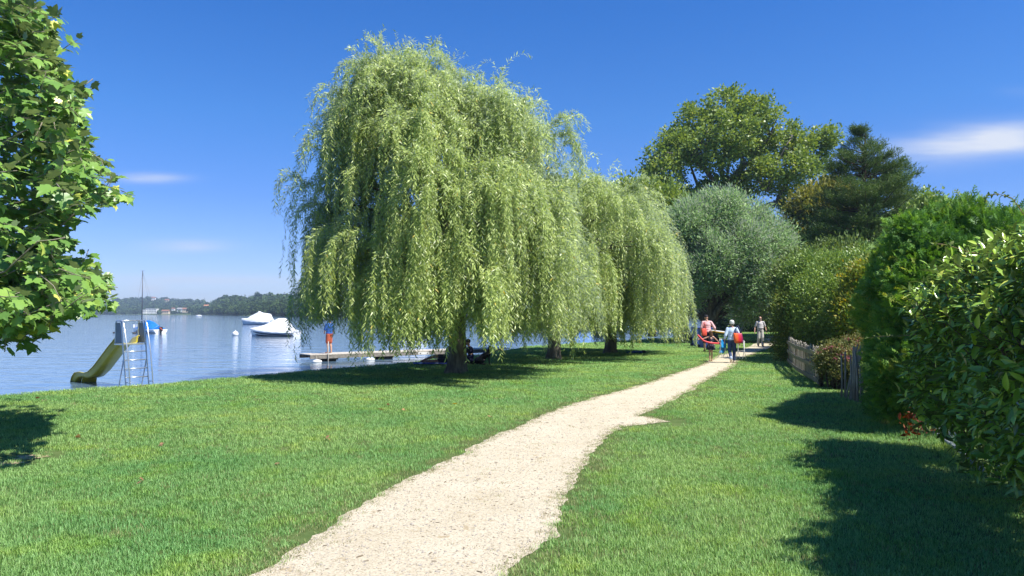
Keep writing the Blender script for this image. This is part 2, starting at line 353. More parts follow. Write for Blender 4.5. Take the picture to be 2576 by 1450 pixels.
# start behind the camera
PATHPOLY = np.array([(-2.6, -2.5), (-2.45, 2.0)] + PL + PR[::-1] + [(-.1, 2.0), (0.0, -2.5)])
def inpoly(P, poly):
    x, y = P[:, 0], P[:, 1]; ins = np.zeros(len(P), bool); n = len(poly); j = n-1
    for i in range(n):
        xi, yi = poly[i]; xj, yj = poly[j]
        c = ((yi > y) != (yj > y)) & (x < (xj-xi)*(y-yi)/((yj-yi) if yj != yi else 1e-9)+xi); ins ^= c; j = i
    return ins
def polydist(P, poly):
    best = np.full(len(P), 1e9); n = len(poly)
    for i in range(n):
        a = poly[i]; b = poly[(i+1) % n]; d = b-a; dd = d@d
        if dd < 1e-9: continue
        t = np.clip(((P-a)@d)/dd, 0, 1); r = P-(a+t[:, None]*d); best = np.minimum(best, (r*r).sum(1))
    return np.sqrt(best)
def build_path():
    bm = bmesh.new(); vs = [bm.verts.new((x, y, .006)) for x, y in PATHPOLY]
    es = [bm.edges.new((vs[i], vs[(i+1) % len(vs)])) for i in range(len(vs))]
    bmesh.ops.triangle_fill(bm, use_beauty=True, edges=es)
    for f in bm.faces:
        if f.normal.z < 0: f.normal_flip()
    me = bpy.data.meshes.new('path'); bm.to_mesh(me); bm.free()
    m, nt, N, L, out = newmat('pale_gravel')
    b = N.new('ShaderNodeBsdfPrincipled'); b.inputs['Roughness'].default_value = .95; b.inputs['Specular IOR Level'].default_value = .15; L.new(b.outputs[0], out.inputs[0])
    g = N.new('ShaderNodeNewGeometry')
    def nz(s, d=6, r=.6):
        n = N.new('ShaderNodeTexNoise'); n.inputs['Scale'].default_value = s; n.inputs['Detail'].default_value = d; n.inputs['Roughness'].default_value = r; L.new(g.outputs['Position'], n.inputs['Vector']); return n.outputs['Fac']
    def ramp(f, stops):
        c = N.new('ShaderNodeValToRGB'); e = c.color_ramp.elements
        while len(e) < len(stops): e.new(.5)
        for i, (p, cc) in enumerate(stops): e[i].position = p; e[i].color = (*cc, 1)
        L.new(f, c.inputs[0]); return c.outputs[0]
    def mul(a, bb, f=1):
        x = N.new('ShaderNodeMix'); x.data_type = 'RGBA'; x.blend_type = 'MULTIPLY'; x.inputs[0].default_value = f; L.new(a, x.inputs[6]); L.new(bb, x.inputs[7]); return x.outputs[2]
    c = ramp(nz(1.1), [(.3, (.49, .43, .315)), (.7, (.56, .50, .385))])
    c = mul(c, ramp(nz(38, 4, .75), [(.32, (.72, .69, .64)), (.48, (.96, .96, .96)), (.62, (1.08, 1.08, 1.08))]))
    vo = N.new('ShaderNodeTexVoronoi'); vo.inputs['Scale'].default_value = 75; L.new(g.outputs['Position'], vo.inputs['Vector'])
    c = mul(c, ramp(vo.outputs['Color'], [(.1, (.72, .70, .66)), (.35, (1, 1, 1)), (.9, (1.08, 1.07, 1.05))]))
    c = mul(c, ramp(nz(4.3, 7, .75), [(.34, (.70, .64, .52)), (.42, (1, 1, 1))]))
    L.new(c, b.inputs['Base Color'])
    bp = N.new('ShaderNodeBump'); bp.inputs['Distance'].default_value = .012; L.new(nz(60, 5, .7), bp.inputs['Height']); L.new(bp.outputs[0], b.inputs['Normal'])
    o = mk('path', me, m); tag(o, kind='structure')
build_path()

def build_water():
    me = bpy.data.meshes.new('water')
    me.from_pydata([(-2600, -800, WZ), (2600, -800, WZ), (2600, 2600, WZ), (-2600, 2600, WZ)], [], [(0, 1, 2, 3)])
    m, nt, N, L, out = newmat('lake_water')
    b = N.new('ShaderNodeBsdfPrincipled'); b.inputs['Roughness'].default_value = .04; b.inputs['IOR'].default_value = 1.333
    b.inputs['Base Color'].default_value = (.10, .17, .25, 1); b.inputs['Specular IOR Level'].default_value = .75
    L.new(b.outputs[0], out.inputs[0])
    g = N.new('ShaderNodeNewGeometry')
    def nz(s, st, d=3, r=.5):
        mp = N.new('ShaderNodeMapping'); mp.inputs['Scale'].default_value = st; mp.inputs['Rotation'].default_value = (0, 0, .12); L.new(g.outputs['Position'], mp.inputs[0])
        n = N.new('ShaderNodeTexNoise'); n.inputs['Scale'].default_value = s; n.inputs['Detail'].default_value = d; n.inputs['Roughness'].default_value = r; L.new(mp.outputs[0], n.inputs['Vector']); return n.outputs['Fac']
    b1 = N.new('ShaderNodeBump'); b1.inputs['Distance'].default_value = .055; L.new(nz(.55, (.55, 1.6, 1), 3, .5), b1.inputs['Height'])
    b2 = N.new('ShaderNodeBump'); b2.inputs['Distance'].default_value = .012; L.new(nz(3.2, (.5, 1.5, 1), 3, .5), b2.inputs['Height']); L.new(b1.outputs[0], b2.inputs['Normal'])
    L.new(b2.outputs[0], b.inputs['Normal'])
    o = mk('water', me, m); tag(o, kind='structure')
build_water()

# ------------------------------------------------------------------ far shore
RIDGE = [(-900, 760), (-300, 752), (189, 751), (275, 756), (300, 748), (336, 746), (373, 746), (410, 748), (434, 751), (520, 753), (545, 747), (571, 743), (606, 744), (630, 746), (670, 742), (691, 739), (753, 741), (797, 736), (900, 728), (1100, 726), (1400, 735), (1700, 755), (1950, 775)]
RD = [(-900, 1800), (434, 2100), (520, 1700), (560, 1150), (700, 950), (800, 850), (1100, 750), (1950, 700)]
SD = [(-900, 1500), (200, 1400), (350, 1350), (500, 1100), (600, 720), (700, 560), (780, 430), (900, 400), (1300, 380), (1700, 420), (1950, 450)]
def itp(tab, x): return np.interp(x, [t[0] for t in tab], [t[1] for t in tab])
TREEH = 11.0
def far_xyz(px, t):
    """t 0 at the shoreline, 1 on the ridge, 1.3 beyond"""
    s, r = itp(SD, px), itp(RD, px); Y = s+(r-s)*t; u = (px-1288)/FPX
    zr = CAMH+(789-itp(RIDGE, px))/FPX*r - TREEH
    tt = np.clip(t, 0, 1); k = np.where(t < .22, 0.03*(t/.22), .03+.97*np.clip((tt-.22)/.78, 0, 1)**1.15)
    z = WZ-.3 + .9*np.clip(t/.02, 0, 1) + k*np.maximum(zr, 1)
    z = np.where(t > 1, z-(t-1)*60, z)
    return np.stack([u*Y, Y, z], -1)
def build_far():
    px = np.arange(-900, 1960, 12.); t = np.array([0, .01, .02, .05, .1, .15, .2, .25, .3, .4, .5, .6, .7, .8, .9, 1.0, 1.1, 1.3])
    PX, TT = np.meshgrid(px, t); V = far_xyz(PX.ravel(), TT.ravel()); nx = len(px); i = np.arange(len(t)-1)[:, None]*nx+np.arange(nx-1)[None, :]
    q = np.stack([i, i+1, i+nx+1, i+nx], -1).reshape(-1, 4)
    o = mk('hills', npmesh('hills', V, q.ravel(), np.full(len(q), 4), smooth=True), pmat('far_meadow', (.10, .14, .05), .95, nscale=.02, col2=(.05, .08, .03), spec=.1)); tag(o, kind='structure')
build_far()

FAR1 = leafmat('far_foliage', [(0, (.025, .055, .02)), (.45, (.05, .09, .03)), (.8, (.08, .13, .04)), (1, (.12, .17, .055))], trans=.25, rough=.8, spec=.1)
ICO = None
def blobtrees(name, C, H, W, kindv, mat, nleaf=46, seed=1, ls=1.0):
    """many far-off trees as clouds of leaf-clump facets; C base points, H heights, W widths, kindv 0 broad / 1 spruce"""
    r = np.random.default_rng(seed); n = len(C)
    u = r.normal(size=(n, nleaf, 3)); u = nrm(u)*(r.random((n, nleaf, 1))**.35)
    sp = kindv[:, None] > .5
    zt = r.random((n, nleaf))
    hz = np.where(sp, zt**1.3, .56+.44*u[..., 2]); rr = np.where(sp, (1-hz)*.9+.05, 1)
    P = np.empty((n, nleaf, 3)); ux = np.where(sp, nrm(u[..., :2])[..., 0]*rr*np.sqrt(r.random((n, nleaf))), u[..., 0]); uy = np.where(sp, nrm(u[..., :2])[..., 1]*rr*np.sqrt(r.random((n, nleaf))), u[..., 1])
    P[..., 0] = C[:, None, 0]+ux*W[:, None]*.5; P[..., 1] = C[:, None, 1]+uy*W[:, None]*.5; P[..., 2] = C[:, None, 2]+hz*H[:, None]
    out = P-(C[:, None, :]+np.stack([np.zeros(n), np.zeros(n), H*.4], 1)[:, None, :])
    A = nrm(nrm(out)*.6+r.normal(size=P.shape)*.5); Nn = nrm(nrm(out)+r.normal(size=P.shape)*.5)
    A2 = nrm(np.cross(Nn, A)); S = (W[:, None]*ls*r.uniform(.2, .5, (n, nleaf)))*np.where(sp, .62, 1)
    rn = np.clip(np.repeat(r.random(n), nleaf)*.6+r.random(n*nleaf)*.4, 0, 1)*np.where(np.repeat(kindv > .5, nleaf), .35, 1)
    return leafmesh(name, P.reshape(-1, 3), A2.reshape(-1, 3), Nn.reshape(-1, 3), S.ravel(), (np.array([(0, -.5, 0), (.5, .0, .1), (0, .5, 0), (-.5, 0, .1)]), [(0, 1, 2, 3)]), rn)
CLEAR = [(352, 398, .0, .10), (402, 432, .0, .07)]
def build_farwood():
    r = np.random.default_rng(5); n = 8000
    px = r.uniform(-150, 1900, n); t = r.random(n)**1.0*1.04
    # a row of trees right along the shore
    m = 600; px = np.concatenate([px, r.uniform(-150, 1900, m)]); t = np.concatenate([t, r.uniform(.012, .07, m)])
    keep = np.ones(len(px), bool)
    keep &= ~((t > .07) & (t < .16) & (r.random(len(px)) < .6) & (px < 560))
    for a, b, t0, t1 in CLEAR: keep &= ~((px > a) & (px < b) & (t > t0) & (t < t1))
    for i in range(len(px)):
        if fbm((px[i]*.012, t[i]*3, 4.2)) < -.42: keep[i] = False
    px, t = px[keep], t[keep]; C = far_xyz(px, t); n = len(px)
    spruce = np.array([1. if fbm((px[i]*.02, t[i]*2.5, 0)) > .12 and t[i] > .75 and r.random() < .45 else 0. for i in range(n)])
    H = np.where(spruce > .5, r.uniform(11, 16, n), r.uniform(7, 13.5, n)); W = np.where(spruce > .5, r.uniform(5, 7, n), r.uniform(7, 13, n))
    low = t < .08; H[low] *= r.uniform(.5, 1.0, low.sum()); W[low] *= .8
    C[:, 2] -= .5
    nr = C[:, 1] < 850; parts = []
    for mk_, k_, l_, sd_ in ((~nr, 44, 1.0, 1), (nr, 190, .42, 2)):
        m_ = blobtrees('part', C[mk_], H[mk_], W[mk_], spruce[mk_], FAR1, k_, sd_, l_); nv = len(m_.vertices); V = np.empty(nv*3, np.float32); m_.vertices.foreach_get('co', V); R_ = np.empty(nv, np.float32); m_.attributes['rnd'].data.foreach_get('value', R_)
        parts.append((V.reshape(-1, 3), np.arange(nv), np.full(nv//4, 4), R_)); bpy.data.meshes.remove(m_)
    o = mk('far_wood', joinmesh('far_wood', parts), FAR1)
    tag(o, 'dense mixed wood covering the low hills across the lake', 'woodland', kind='stuff')
build_farwood()

HILLR = [(1780, 640), (1900, 590), (1980, 560), (2100, 535), (2300, 515), (2430, 511), (2576, 506), (2900, 500), (3400, 520)]
def build_hill_right():
    px = np.arange(1780, 3400, 20.); V = []; ts = [0, .2, .4, .6, .8, 1, 1.2]
    for t in ts:
        for p in px:
            Y = 170+210*t; zr = CAMH+(789-itp(HILLR, p))/FPX*380-13; V.append(((p-1288)/FPX*Y, Y, -1+zr*min(t, 1)**.9-(max(t-1, 0))*60))
    nx = len(px); i = np.arange(len(ts)-1)[:, None]*nx+np.arange(nx-1)[None, :]; q = np.stack([i, i+1, i+nx+1, i+nx], -1).reshape(-1, 4)
    o = mk('hillside', npmesh('hillside', np.array(V), q.ravel(), np.full(len(q), 4), smooth=True), MATS['far_meadow']); tag(o, kind='structure')
    r = np.random.default_rng(8); n = 1500; p = r.uniform(1800, 3000, n); t = r.uniform(.1, 1.03, n); Y = 170+210*t
    zr = CAMH+(789-itp(HILLR, p))/FPX*380-13; C = np.stack([(p-1288)/FPX*Y, Y, -1.4+zr*np.minimum(t, 1)**.9], 1)
    sp = (r.random(n) < np.where(t > .85, .75, .15)).astype(float); H = np.where(sp > .5, r.uniform(10, 15, n), r.uniform(8, 12, n)); W = np.where(sp > .5, r.uniform(4, 6, n), r.uniform(7, 11, n))
    o = mk('hillside_wood', blobtrees('hillside_wood', C, H, W, sp, FAR1, 300, 3, .34), FAR1)
    tag(o, 'wooded ridge with dark spruces behind the hedges on the right', 'woodland', kind='stuff')
build_hill_right()

HAZE = .00024
def build_haze():
    g = MB(); g.box((0, 950, 33.5), (5280, 3620, 77)); m, nt, N, L, out = newmat('thin_haze'); v = N.new('ShaderNodeVolumePrincipled'); v.inputs['Color'].default_value = (.62, .78, 1, 1); v.inputs['Density'].default_value = HAZE; v.inputs['Anisotropy'].default_value = .2
    L.new(v.outputs[0], out.inputs['Volume']); o = g.build('haze', m); tag(o, kind='stuff'); return o
build_haze()
# ------------------------------------------------------------------ leaves of every kind
WIL = leafmat('willow_leaf', [(0, (0.199, 0.272, 0.070)), (.35, (0.370, 0.479, 0.126)), (.7, (0.570, 0.673, 0.211)), (.93, (0.713, 0.786, 0.295)), (1, (0.850, 0.658, 0.140))], trans=.42, rough=.4, spec=.55, back=(.38, .46, .32))
SILV = leafmat('silver_leaf', [(0, (0.144, 0.250, 0.076)), (.4, (0.240, 0.387, 0.128)), (.8, (0.350, 0.522, 0.192)), (1, (0.478, 0.658, 0.280))], trans=.35, rough=.5, spec=.4, back=(.34, .39, .30))
POP = leafmat('poplar_leaf', [(0, (0.112, 0.187, 0.043)), (.5, (0.208, 0.299, 0.065)), (.85, (0.297, 0.389, 0.086)), (1, (0.446, 0.448, 0.114))], trans=.38, rough=.42, spec=.5)
BUSH = leafmat('bush_leaf', [(0, (0.099, 0.186, 0.050)), (.5, (0.198, 0.309, 0.068)), (1, (0.366, 0.471, 0.111))], trans=.3, rough=.42, spec=.5)
YEL = leafmat('yellowing_leaf', [(0, (.10, .13, .02)), (.5, (.26, .24, .025)), (1, (.50, .36, .04))], trans=.4, rough=.5, spec=.4)
OLIVE = leafmat('olive_leaf', [(0, (0.104, 0.130, 0.030)), (.6, (0.221, 0.234, 0.048)), (1, (0.351, 0.312, 0.072))], trans=.35, rough=.5, spec=.3)
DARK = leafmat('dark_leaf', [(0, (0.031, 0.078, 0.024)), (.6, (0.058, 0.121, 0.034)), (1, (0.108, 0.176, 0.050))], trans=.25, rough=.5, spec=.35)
PINE = leafmat('pine_needle', [(0, (0.050, 0.104, 0.022)), (.6, (0.098, 0.171, 0.032)), (1, (0.166, 0.236, 0.039))], trans=.2, rough=.5, spec=.35)
THU = leafmat('thuja_leaf', [(0, (0.071, 0.173, 0.041)), (.5, (0.133, 0.287, 0.052)), (.9, (0.244, 0.421, 0.072)), (1, (0.489, 0.498, 0.101))], trans=.32, rough=.5, spec=.3)
LAUR = leafmat('laurel_leaf', [(0, (0.114, 0.232, 0.034)), (.5, (0.212, 0.370, 0.044)), (.9, (0.381, 0.555, 0.071)), (1, (0.761, 0.804, 0.141))], trans=.22, rough=.24, spec=.62, back=(.11, .17, .05))
PLA = leafmat('plane_leaf', [(0, (0.117, 0.243, 0.052)), (.45, (0.194, 0.363, 0.072)), (.85, (0.313, 0.484, 0.094)), (1, (0.782, 0.799, 0.165))], trans=.35, rough=.36, spec=.5, back=(.16, .22, .09))

YELG = leafmat('green_yellow_leaf', [(0, (.12, .20, .04)), (.55, (.20, .27, .05)), (.8, (.36, .34, .05)), (1, (.62, .45, .06))], trans=.4, rough=.5, spec=.4)
def curve(a, b, sag=0.0, n=8, wob=.0, seed=0, up=0.0):
    a = np.array(a, float); b = np.array(b, float); r = np.random.default_rng(seed); L = np.linalg.norm(b-a)
    t = np.linspace(0, 1, n)[:, None]; p = a+(b-a)*t; p[:, 2] += up*L*np.sin(np.pi*t[:, 0])-0
    w = r.normal(size=(n, 3))*wob*L; w[0] = 0; w[-1] = 0
    for _ in range(1): w[1:-1] = (w[:-2]+2*w[1:-1]+w[2:])/4
    return p+w
def trunkmesh(name, base, nodes, limbs, seg=10, bend=(0, 0)):
    pass

# ------------------------------------------------------------------ weeping willows
def willow(center, ztop_f, R, trunk_base, tr, nclu, nstr, label, lscale=1.0, seed=1, zmin=1.15, leafw=.15, step=.045, flames=True, fork=2.3, leafL=.115, group=None, extra=[]):
    r = np.random.default_rng(seed); cx, cy = center
    nb = max(24, nclu//8); tb = r.random(nb) < .36; thb = np.where(tb, r.uniform(0, 2*np.pi, nb), np.arange(nb)*2.39996)
    rb = np.where(tb, R*np.sqrt(r.random(nb))*.9, R*r.uniform(.72, 1.06, nb)); zb = np.where(tb, 1.0, r.random(nb)**.85)
    bi = r.integers(0, nb, nclu); top = tb[bi]; th = thb[bi]+r.normal(size=nclu)*.16; rr = np.clip(rb[bi]+r.normal(size=nclu)*R*.08-np.abs(r.normal(size=nclu))*R*.10, 0, R*1.1)
    X = cx+rr*np.cos(th); Y = cy+rr*np.sin(th); zt = ztop_f(X, Y)
    Z = np.where(top, zt-r.uniform(.1, .9, nclu)+r.normal(size=nb)[bi]*.22, 2.8+(zt-3.3)*zb[bi]+r.normal(size=nclu)*.28)
    Z = np.maximum(Z, 2.6)
    out = np.stack([np.cos(th), np.sin(th), np.zeros(nclu)], 1)
    # extra hand-placed cascades (x, y, z, direction)
    if extra:
        ex = np.array([e[:3] for e in extra]); X = np.append(X, ex[:, 0]); Y = np.append(Y, ex[:, 1]); Z = np.append(Z, ex[:, 2])
        out = np.vstack([out, [nrm(np.array(e[3:6], float)) for e in extra]]); top = np.append(top, [e[5] > .26 for e in extra]); nclu += len(ex)
    N = nstr; ci = r.integers(0, nclu, N)
    # cluster weights: strands spread around the cluster
    spread = .30*R/4.6
    NT = max(50, N//7); tc_ = r.integers(0, nclu, NT); ti = r.integers(0, NT, N); ci = tc_[ti]
    off = r.normal(size=(NT, 3))*np.array([spread, spread, .32])
    P0 = np.stack([X, Y, Z], 1)[ci]+off[ti]+r.normal(size=(N, 3))*.05
    dt = out[tc_]*r.uniform(.5, 1.4, (NT, 1))+r.normal(size=(nclu, 3))[tc_]*.4+r.normal(size=(NT, 3))*.35
    d = dt[ti]+r.normal(size=(N, 3))*.13; d[:, 2] = np.abs(d[:, 2])*.6+np.where(top[ci], .75, .25)+r.normal(size=NT)[ti]*.25
    d = nrm(d)
    RT = r.random(NT)[ti]; L = (1.0+1.9*RT)*r.uniform(.7, 1.1, N)+np.where(r.random(NT)[ti] < .3, r.uniform(0, 1.8, NT)[ti], 0)
    hi = np.clip((Z[ci]-4.6)/2.2, 0, 1)*(r.random(N) < .8); L = L*(1-hi)+hi*r.uniform(.45, 1.5, N); L = np.where(Z[ci] < 5.2, np.maximum(L, (1.6+3.2*RT)*r.uniform(.75, 1.1, N)), L)
    st = step; K = int(5.6/st); zend = zmin-.30+r.gamma(1.7, .42, NT)[ti]+r.uniform(0, .35, N)-.45*(r.random(NT)[ti] < .22)+(.38*np.clip((-3.2-P0[:, 0])/1.5, 0, 1)*(r.random(N) < .9) if zmin > 1.1 else 0)+.45*np.sin(th.mean()+P0[:, 0]*2.1)*.6
    pos = P0.copy(); PP, TT, KK, CI = [], [], [], []; alive = np.ones(N, bool)
    clr = r.random(nclu); strc = np.clip(.5*clr[ci]+.5*r.random(N), 0, 1)
    stiff = (r.uniform(.6, 1.9, nclu)[ci]*r.uniform(.7, 1.3, NT)[ti])[:, None]; wind = np.array([.10, 0, 0])
    paths = []
    for k in range(K):
        s = k*st; g = min(s/1.1, 1.0)
        d = nrm(d+np.array([0, 0, -1.])*(.055+.16*g)*st/.045/stiff+r.normal(size=(N, 3))*.028+wind*.02)
        pos = pos+d*st; alive &= (s < L) & (pos[:, 2] > zend)
        if not alive.any(): break
        PP.append(pos[alive].copy()); TT.append(d[alive].copy()); CI.append(strc[alive])
    P = np.concatenate(PP); T = np.concatenate(TT); C = np.concatenate(CI); n = len(P)
    side = nrm(np.cross(T, r.normal(size=(n, 3)))); A = nrm(T*.62+side*.7+np.array([0, 0, -.15]))
    oo = P-np.array([cx, cy, 3.5]); oo[:, 2] *= .6; Nn = nrm(nrm(oo)*.95+np.array([.12, -.25, .35])+r.normal(size=(n, 3))*.62); S = leafL*lscale*r.uniform(.65, 1.2, n)
    rnd = np.clip(.62*C+.38*r.random(n)-.03, 0, .96); rnd[r.random(n) < .006] = 1.0
    t = empty('weeping_willow', trunk_base, label=label, cat='tree', group=group)
    me = leafmesh('crown', P-np.array(trunk_base), A, Nn, S, T_diamond(leafw, .06, .4), rnd); mk('crown', me, WIL, t)
    # yellowish twigs: every eighth strand as a thin ribbon is enough at this size
    b = np.array(trunk_base, float)-np.array(trunk_base); f = np.array((0, 0, fork)); jit = r.normal(size=3)*.1
    tp = [(0, 0, -.25), (0.0, 0, .0), (.02, .02, .25), (.05, 0, .7), (.02, .03, 1.3), (.0, .0, fork)]
    paths = [(tp, [tr*1.75, tr*1.45, tr*1.15, tr, tr*.95, tr*.9])]
    order = r.permutation(nclu)[:34]
    for j, c in enumerate(order):
        e = np.array((X[c], Y[c], Z[c]-.1))-np.array(trunk_base); m = np.array((e[0]*.25, e[1]*.25, fork+(e[2]-fork)*.55))
        q = curve((0, 0, fork-.25*r.random()), m, n=5, wob=.03, seed=j); q2 = curve(m, e, n=6, wob=.05, seed=j+90, up=.12)
        pth = np.vstack([q, q2[1:]]); rad = np.linspace(tr*.42, .018, len(pth)); paths.append((pth, rad))
    mk('trunk', tubes('trunk', paths, 10), BARK, t)
    return t
xs1 = [-7.4, -6.4, -5.7, -4.4, -3.4, -2.2, -1.0, .4, 1.6, 2.6, 3.2]; zs1 = [4.6, 7.3, 8.7, 9.1, 9.5, 9.4, 8.7, 8.0, 7.3, 6.4, 4.8]
def z1(X, Y): return np.interp(X, xs1, zs1)-2.6*np.abs((Y-24.2)/4.6)**2.6
ex1 = [(-6.3, 23.2, 6.1, -1, -.2, .35), (-6.2, 23.6, 6.0, -1, .1, .2), (-5.2, 24, 8.9, -1, 0, .5), (-4.6, 23.8, 9.0, -.9, 0, .5), (-3.6, 24, 9.7, -.2, 0, 1.6), (-3.3, 24, 9.7, -.2, 0, 1.4),
       (-2.2, 24, 9.6, .1, 0, 1.5), (-1.9, 24.1, 9.4, .2, 0, 1.4), (-1.3, 24, 9.0, .5, 0, 1), (.3, 24, 8.0, .9, 0, .6), (1.3, 24, 7.5, .9, 0, .8), (1.1, 23.6, 7.3, 1, 0, .6), (-5.9, 23.5, 7.7, -1, 0, .4),
       (-5.9, 22.9, 2.9, -1, -.1, .1), (-5.7, 22.9, 2.8, -1, -.1, .15), (-5.5, 23.2, 5.4, -1, -.2, .3), (-5.7, 23.6, 5.7, -1, 0, .3), (-5.2, 23, 6.6, -1, -.2, .4), (-5.3, 23.8, 8.0, -1, 0, .4), (-5.3, 22.8, 4.2, -1, -.3, .2), (-5.5, 23.5, 3.6, -1, 0, .2)]
for _i in range(26):
    _a = math.radians(228+_i*4.6); _r = 3.1+.5*math.sin(_i*2.3); ex1.append((-2.2+_r*math.cos(_a), 24.1+_r*math.sin(_a), 3.3+1.5*(.5+.5*math.sin(_i*1.7)), math.cos(_a), math.sin(_a), .25))
TB1 = tuple(gp(1148, 940))
def build_willows():
    willow((-2.1, 24.1), z1, 3.5, TB1, .30, 560, 15500, 'large weeping willow nearest the camera, bright green curtains hanging almost to the lawn', seed=11, leafw=.19, step=.045, leafL=.155, group='weeping willows in a row along the shore', extra=ex1)
    b2 = tuple(gp(1392, 905)); b3 = tuple(gp(1535, 890)); b4 = tuple(gp(1712, 853))
    f2 = lambda X, Y: np.interp(X, [-2.5, 0, 2.4, 4.8, 6.2, 7.0], [6.6, 7.4, 7.3, 7.0, 6.3, 4.6])-2.2*np.abs((Y-31.6)/4.)**2.6
    willow((2.5, 31.8), f2, 3.75, b2, .27, 300, 7500, 'weeping willow half hidden behind the largest one, second trunk from the front of the row', lscale=1.35, seed=12, leafw=.2, step=.055, zmin=1.0, group='weeping willows in a row along the shore')
    f3 = lambda X, Y: np.interp(X, [1, 3.5, 5.4, 7.0, 8.4], [7.0, 7.6, 7.2, 6.5, 4.6])-2.2*np.abs((Y-36.6)/4.)**2.6
    willow((4.7, 36.6), f3, 3.05, b3, .27, 300, 8000, 'smaller weeping willow third along the row, its curtain ending beside the walkers', lscale=1.5, seed=13, leafw=.2, step=.058, zmin=.95, group='weeping willows in a row along the shore')
build_willows()

# ------------------------------------------------------------------ leafy crowns
def crown_pts(lobes, nclump, per, csize, seed, shell=.55, hole=-.2, hs=.5, flat=1.0):
    """lobes: (x,y,z, rx,ry,rz). clump centres near lobe surfaces, leaves around them"""
    r = np.random.default_rng(seed); w = np.array([l[3]*l[5] for l in lobes]); w = w/w.sum(); li = r.choice(len(lobes), nclump, p=w); Lb = np.array(lobes, float)[li]
    u = nrm(r.normal(size=(nclump, 3))); rad = shell+(1-shell)*r.random((nclump, 1))**.6
    C = Lb[:, :3]+u*rad*Lb[:, 3:6]
    keep = np.array([fbm(c, hs) > hole for c in C]); C = C[keep]; u = u[keep]; n = len(C)
    ci = np.repeat(np.arange(n), per); off = r.normal(size=(len(ci), 3))*csize*np.array([1, 1, flat]); P = C[ci]+off
    cr = r.random(n)
    return P, u[ci], nrm(off+1e-6), ci, cr, C
def tree(name, label, cat, base, lobes, nclump, per, csize, leaf, T, mat, seed, trunk=None, bark=None, hole=-.2, hs=.5, shell=.55, droop=0., group=None, flat=1.0, nl=24, up=.5, upb=.25):
    r = np.random.default_rng(seed); P, u, o, ci, cr, C = crown_pts(lobes, nclump, per, csize, seed, shell, hole, hs, flat); n = len(P)
    A = nrm(u*.5+o*.5+r.normal(size=(n, 3))*.55+np.array([0, 0, up-droop])); Nn = nrm(u*.75+r.normal(size=(n, 3))*.5+np.array([.1, -.2, .55]))
    S = leaf*r.uniform(.65, 1.25, n); rnd = np.clip(.5*cr[ci]+.5*r.random(n), 0, 1)
    t = empty(name, base, label=label, cat=cat, group=group)
    P = P[(m := P[:, 2] > .05)] if (P[:, 2] < .05).any() else P
    if len(P) != n: A, Nn, S, rnd = A[m], Nn[m], S[m], rnd[m]
    mk('crown' if cat == 'tree' else 'foliage', leafmesh('crown', P-np.array(base), A, Nn, S, T, rnd), mat, t)
    paths = []; b = np.array(base, float)
    if trunk:
        tr, pts, = trunk; pts = np.array(pts, float); paths.append((pts-b, np.linspace(tr, tr*.55, len(pts))*np.array([1.35]+[1]*(len(pts)-1))))
        top = pts[-1]
    else: tr, top = .06, b+np.array([0, 0, .3]); 
    sel = r.permutation(len(C))[:nl]
    for j, c in enumerate(sel):
        e = C[c]
        if trunk:
            k = r.integers(max(1, len(pts)//2), len(pts)); s = pts[k]
        else: s = np.array([e[0]*.85+C[:, 0].mean()*.15+r.normal()*.05, e[1]*.9+C[:, 1].mean()*.1*0+e[1]*.1, 0])
        q = curve(s-b, e-b, n=8, wob=.045, seed=seed*100+j, up=upb*.4*(-1 if e[2] < s[2] else 1)*0+.06); paths.append((q, np.linspace(tr*.38 if trunk else .03, .012, 8)))
    if not trunk:
        ss = np.array(sorted([tuple(q_[0][0]) for q_ in paths], key=lambda v_: v_[1])); ss[:, 2] = -.03; paths.append((ss, .03))  # added tube, no real root: ties the separate stems into one piece
    mk('trunk' if cat == 'tree' else 'stems', tubes('trunk', paths, 7), bark or BARKD, t)
    return t
D1 = T_diamond(.30, .08, .45); D2 = T_diamond(.62, .12, .45); D3 = T_diamond(.5, .1, .45)

# silvery willow behind the walkers, a pollard with a thick furrowed trunk
def silver_willow():
    b = tuple(gp(1786, 862)); b = (b[0], b[1], 0); x0, y0 = b[0]+.6, b[1]
    L = [(x0-2.9, y0, 6.0, 1.9, 2, 1.9), (x0-1.7, y0-.5, 7.8, 1.7, 2, 1.8), (x0+.3, y0, 8.7, 1.8, 2.2, 1.6), (x0+1.9, y0+.5, 7.9, 1.7, 2.4, 1.7), (x0+3.2, y0-.5, 6.3, 1.7, 2.2, 1.9), (x0+1.2, y0-1.8, 6.2, 1.7, 1.8, 1.7), (x0-.7, y0-1.9, 5.4, 1.7, 1.8, 1.8), (x0+2.2, y0-1.8, 4.2, 1.7, 1.8, 1.6), (x0-2.5, y0-1.2, 4.0, 1.4, 1.7, 1.6), (x0+4.2, y0-1, 4.3, 1.3, 1.6, 1.7), (x0+2.2, y0-1.2, 2.7, 1.7, 1.5, 1.3), (x0+3.8, y0+1.0, 2.7, 1.8, 1.5, 1.4), (x0, y0+1.5, 5.5, 3.2, 2.0, 3.0)]
    t = tree('silver_willow', 'rounded silvery grey-green willow with a thick furrowed trunk behind the three walkers', 'tree', b, L, 7200, 44, .30, .28, T_diamond(.22, .05, .45), SILV, 31,
             trunk=(.62, [(b[0], b[1], -.1), (b[0], b[1], .35), (b[0]-.05, b[1], 1.2), (b[0]+.05, b[1], 2.2), (b[0]+.1, b[1], 3.3)]), bark=BARK, hole=-.16, hs=.75, shell=.45, up=.35, nl=40)
    return t
silver_willow()

